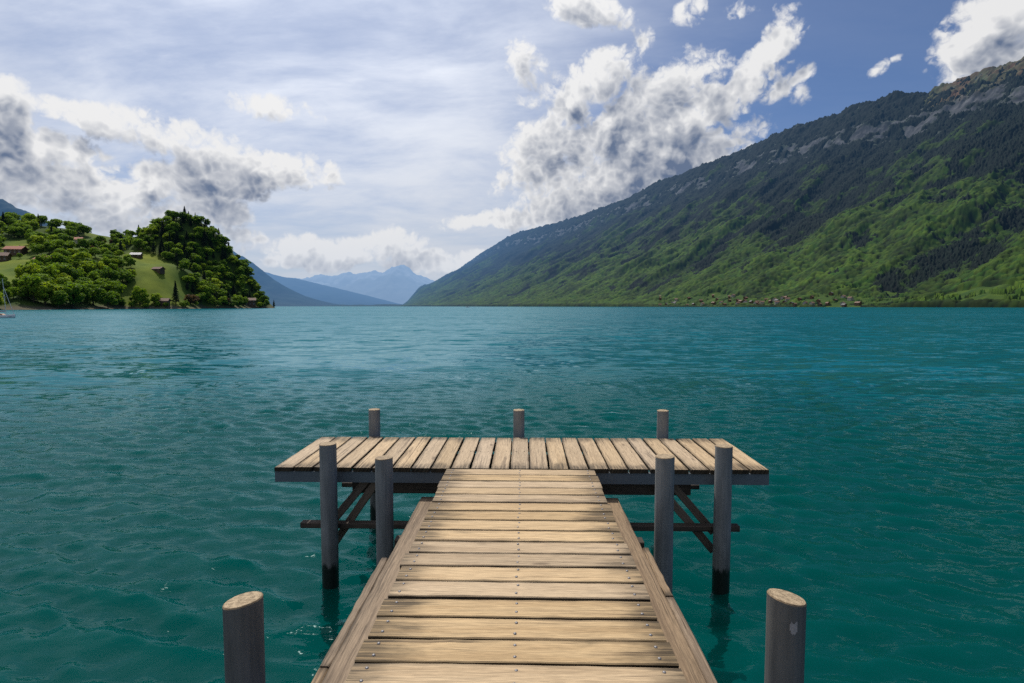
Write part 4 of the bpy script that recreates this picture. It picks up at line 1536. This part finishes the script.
# ------------------------------------------------------------------ village across the lake
def village():
    g = random.Random(5)
    walls = [plain('village_plaster', (.32, .30, .27), .8, 0, .2, 1.0), M_TIMBW, M_TIMBW]
    roofs = [plain('village_tiles', (.13, .07, .052), .8, 0, .25, 1.5), M_BRN, M_BRN, plain('village_slate', (.11, .11, .115), .7, 0, .25, 1.5)]
    kinds = []
    for i in range(8):
        G = Geo()
        l, w, h = g.uniform(4, 7.5), g.uniform(3.5, 5.5), g.uniform(4, 6.5)
        gable_wall(G, l, w, h, w * .65, 0)
        gable_roof(G, l, w, h, w * .65, .8, .3, 1)
        me = mesh_np('village_house', np.array(G.v), G.f, [walls[i % 3], roofs[i % 4]], False, None, G.mi)
        kinds.append(me)
    pts = []
    k = 0
    while len(pts) < 58 and k < 20000:
        k += 1
        px = min(858, max(660, g.gauss(760, 58)))
        u, _ = ray(px, 306)
        t = abs(g.gauss(0, .036)) + .006
        if t > .09:
            continue
        Y = (SH + t * WD) / (NX * u + NY)
        X = u * Y
        if any(abs(X - a) < 14 and abs(Y - b) < 22 for a, b in pts):
            continue
        z = float(mtn(np.array([X]), np.array([Y]))[0][0])
        if z < .8:
            continue
        pts.append((X, Y))
        o = link('village_house', kinds[g.randrange(8)], None, (X, Y, z + 1.5), (0, 0, g.choice((.4, 1.9, .7, -.3))))
        tag(o, 'small house with a gabled roof in the village on the far shore', 'house', 'village houses on the far shore')


village()

# ------------------------------------------------------------------ boats
M_HULL = plain('white_boat_hull', (.62, .63, .64), .35, 0, .08, 1.0)
M_WOODB = plain('varnished_wood', (.32, .17, .08), .5, 0, .25, 4.0)
M_ALU = plain('aluminium_spar', (.45, .46, .48), .4, .5, .1, 2.0)
M_BOOT = plain('dark_boot_stripe', (.05, .07, .10), .5)


def hull_geo(L, B, D, fb, mi_top=0):
    """lofted hull along +x, bow at +L/2; waterline at z=0"""
    G = Geo()
    V, F = [], []
    n, m = 16, 9
    for i in range(n + 1):
        t = i / n
        x = -L / 2 + L * t
        b = B / 2 * (math.sin(min(1, (t * .92 + .30)) * PI / 2) if t < .45 else math.cos((t - .45) / .55 * PI / 2) ** .75)
        b = max(b, .02)
        sheer = fb * (1 + .35 * (2 * t - .9) ** 2 * (1 if t > .45 else .4))
        d = D * math.sin(PI * min(1, max(.04, t * .95 + .04))) ** .6
        for k in range(m):
            a = -PI / 2 + PI * k / (m - 1)
            yy = b * math.sin(a)
            c = math.cos(a)
            zz = sheer - (sheer + d) * (c ** .55 if c > 0 else 0)
            V.append((x, yy, zz))
    for i in range(n):
        for k in range(m - 1):
            F.append((i * m + k, i * m + k + 1, (i + 1) * m + k + 1, (i + 1) * m + k))
    F.append(tuple(range(m)))
    for i in range(n):
        F.append((i * m, (i + 1) * m, (i + 1) * m + m - 1, i * m + m - 1))
    G.add(V, [tuple(reversed(f)) for f in F])
    return G


def rod(G, a, b, r, n=8):
    a, b = Vector(a), Vector(b)
    X = (b - a).normalized()
    Yv = X.orthogonal().normalized()
    Zv = X.cross(Yv)
    V = [p + Yv * r * math.cos(2 * PI * k / n) + Zv * r * math.sin(2 * PI * k / n) for p in (a, b) for k in range(n)]
    F = [(k, (k + 1) % n, n + (k + 1) % n, n + k) for k in range(n)] + [tuple(reversed(range(n))), tuple(range(n, 2 * n))]
    G.add(V, F)


def sailing_boat():
    Y = 131.0
    u, v = ray(14.5, 317)
    bow = CAM.x + u * Y
    L = 7.6
    o = link('sailing_boat', None, None, (bow - L / 2, Y, 0), (0, 0, .06))
    tag(o, 'white sailing boat with bare mast moored at the left edge of the lake', 'boat')
    h = hull_geo(L, 2.3, .35, .62).build('hull', M_HULL, o, True)
    G = Geo()
    rod(G, (-3.4, -1.06, .30), (3.2, -.50, .42), .035)
    rod(G, (-3.4, 1.06, .30), (3.2, .50, .42), .035)
    G.build('rubbing_strake', M_BOOT, h)
    G = Geo()
    V = [(-.9, -.75, .55), (1.5, -.5, .6), (1.5, .5, .6), (-.9, .75, .55), (-.8, -.6, 1.08), (.9, -.42, .98), (.9, .42, .98), (-.8, .6, 1.08)]
    G.add(V, [(0, 1, 5, 4), (1, 2, 6, 5), (2, 3, 7, 6), (3, 0, 4, 7), (4, 5, 6, 7)])
    c = G.build('cabin', M_WOODB, o)
    G = Geo()
    V = [(-.5, -.735, .72), (.6, -.60, .74), (.55, -.575, .9), (-.48, -.69, .94)]
    G.add(V, [(0, 1, 2, 3)])
    G.build('cabin_window', M_GLASS, c)
    G = Geo()
    rod(G, (1.75, 0, .5), (1.35, 0, 9.2), .055)
    rod(G, (1.55, -.5, 4.9), (1.55, .5, 4.9), .025)
    G.build('mast', M_ALU, o)
    G = Geo()
    rod(G, (1.7, 0, 1.5), (-1.6, 0, 1.45), .05)
    G.build('boom', M_ALU, o)
    G = Geo()
    rod(G, (-1.6, 0, 1.56), (1.6, 0, 1.62), .10)
    G.build('furled_sail', plain('sail_cover', (.12, .16, .30), .8), o)
    G = Geo()
    rod(G, (3.55, 0, .85), (1.45, 0, 7.3), .05)
    G.build('furled_foresail', M_ALU, o)
    G = Geo()
    rod(G, (-3.6, 0, .65), (1.36, 0, 9.1), .012)
    G.build('backstay', M_ALU, o)


sailing_boat()


def motor_boat():
    Y = 1250.0
    u, v = ray(467.5, 307)
    o = link('motor_boat', None, None, (CAM.x + u * Y, Y, 0), (0, 0, .2))
    tag(o, 'tiny white motor boat far out in the middle of the lake', 'boat')
    hull_geo(9.0, 2.8, .4, 1.0).build('hull', M_HULL, o, True)
    G = Geo()
    V = [(-1.6, -1.0, .9), (1.6, -.8, 1.0), (1.6, .8, 1.0), (-1.6, 1.0, .9), (-1.5, -.85, 2.2), (.7, -.7, 2.1), (.7, .7, 2.1), (-1.5, .85, 2.2)]
    G.add(V, [(0, 1, 5, 4), (1, 2, 6, 5), (2, 3, 7, 6), (3, 0, 4, 7), (4, 5, 6, 7)])
    G.build('cabin', M_HULL, o)


motor_boat()
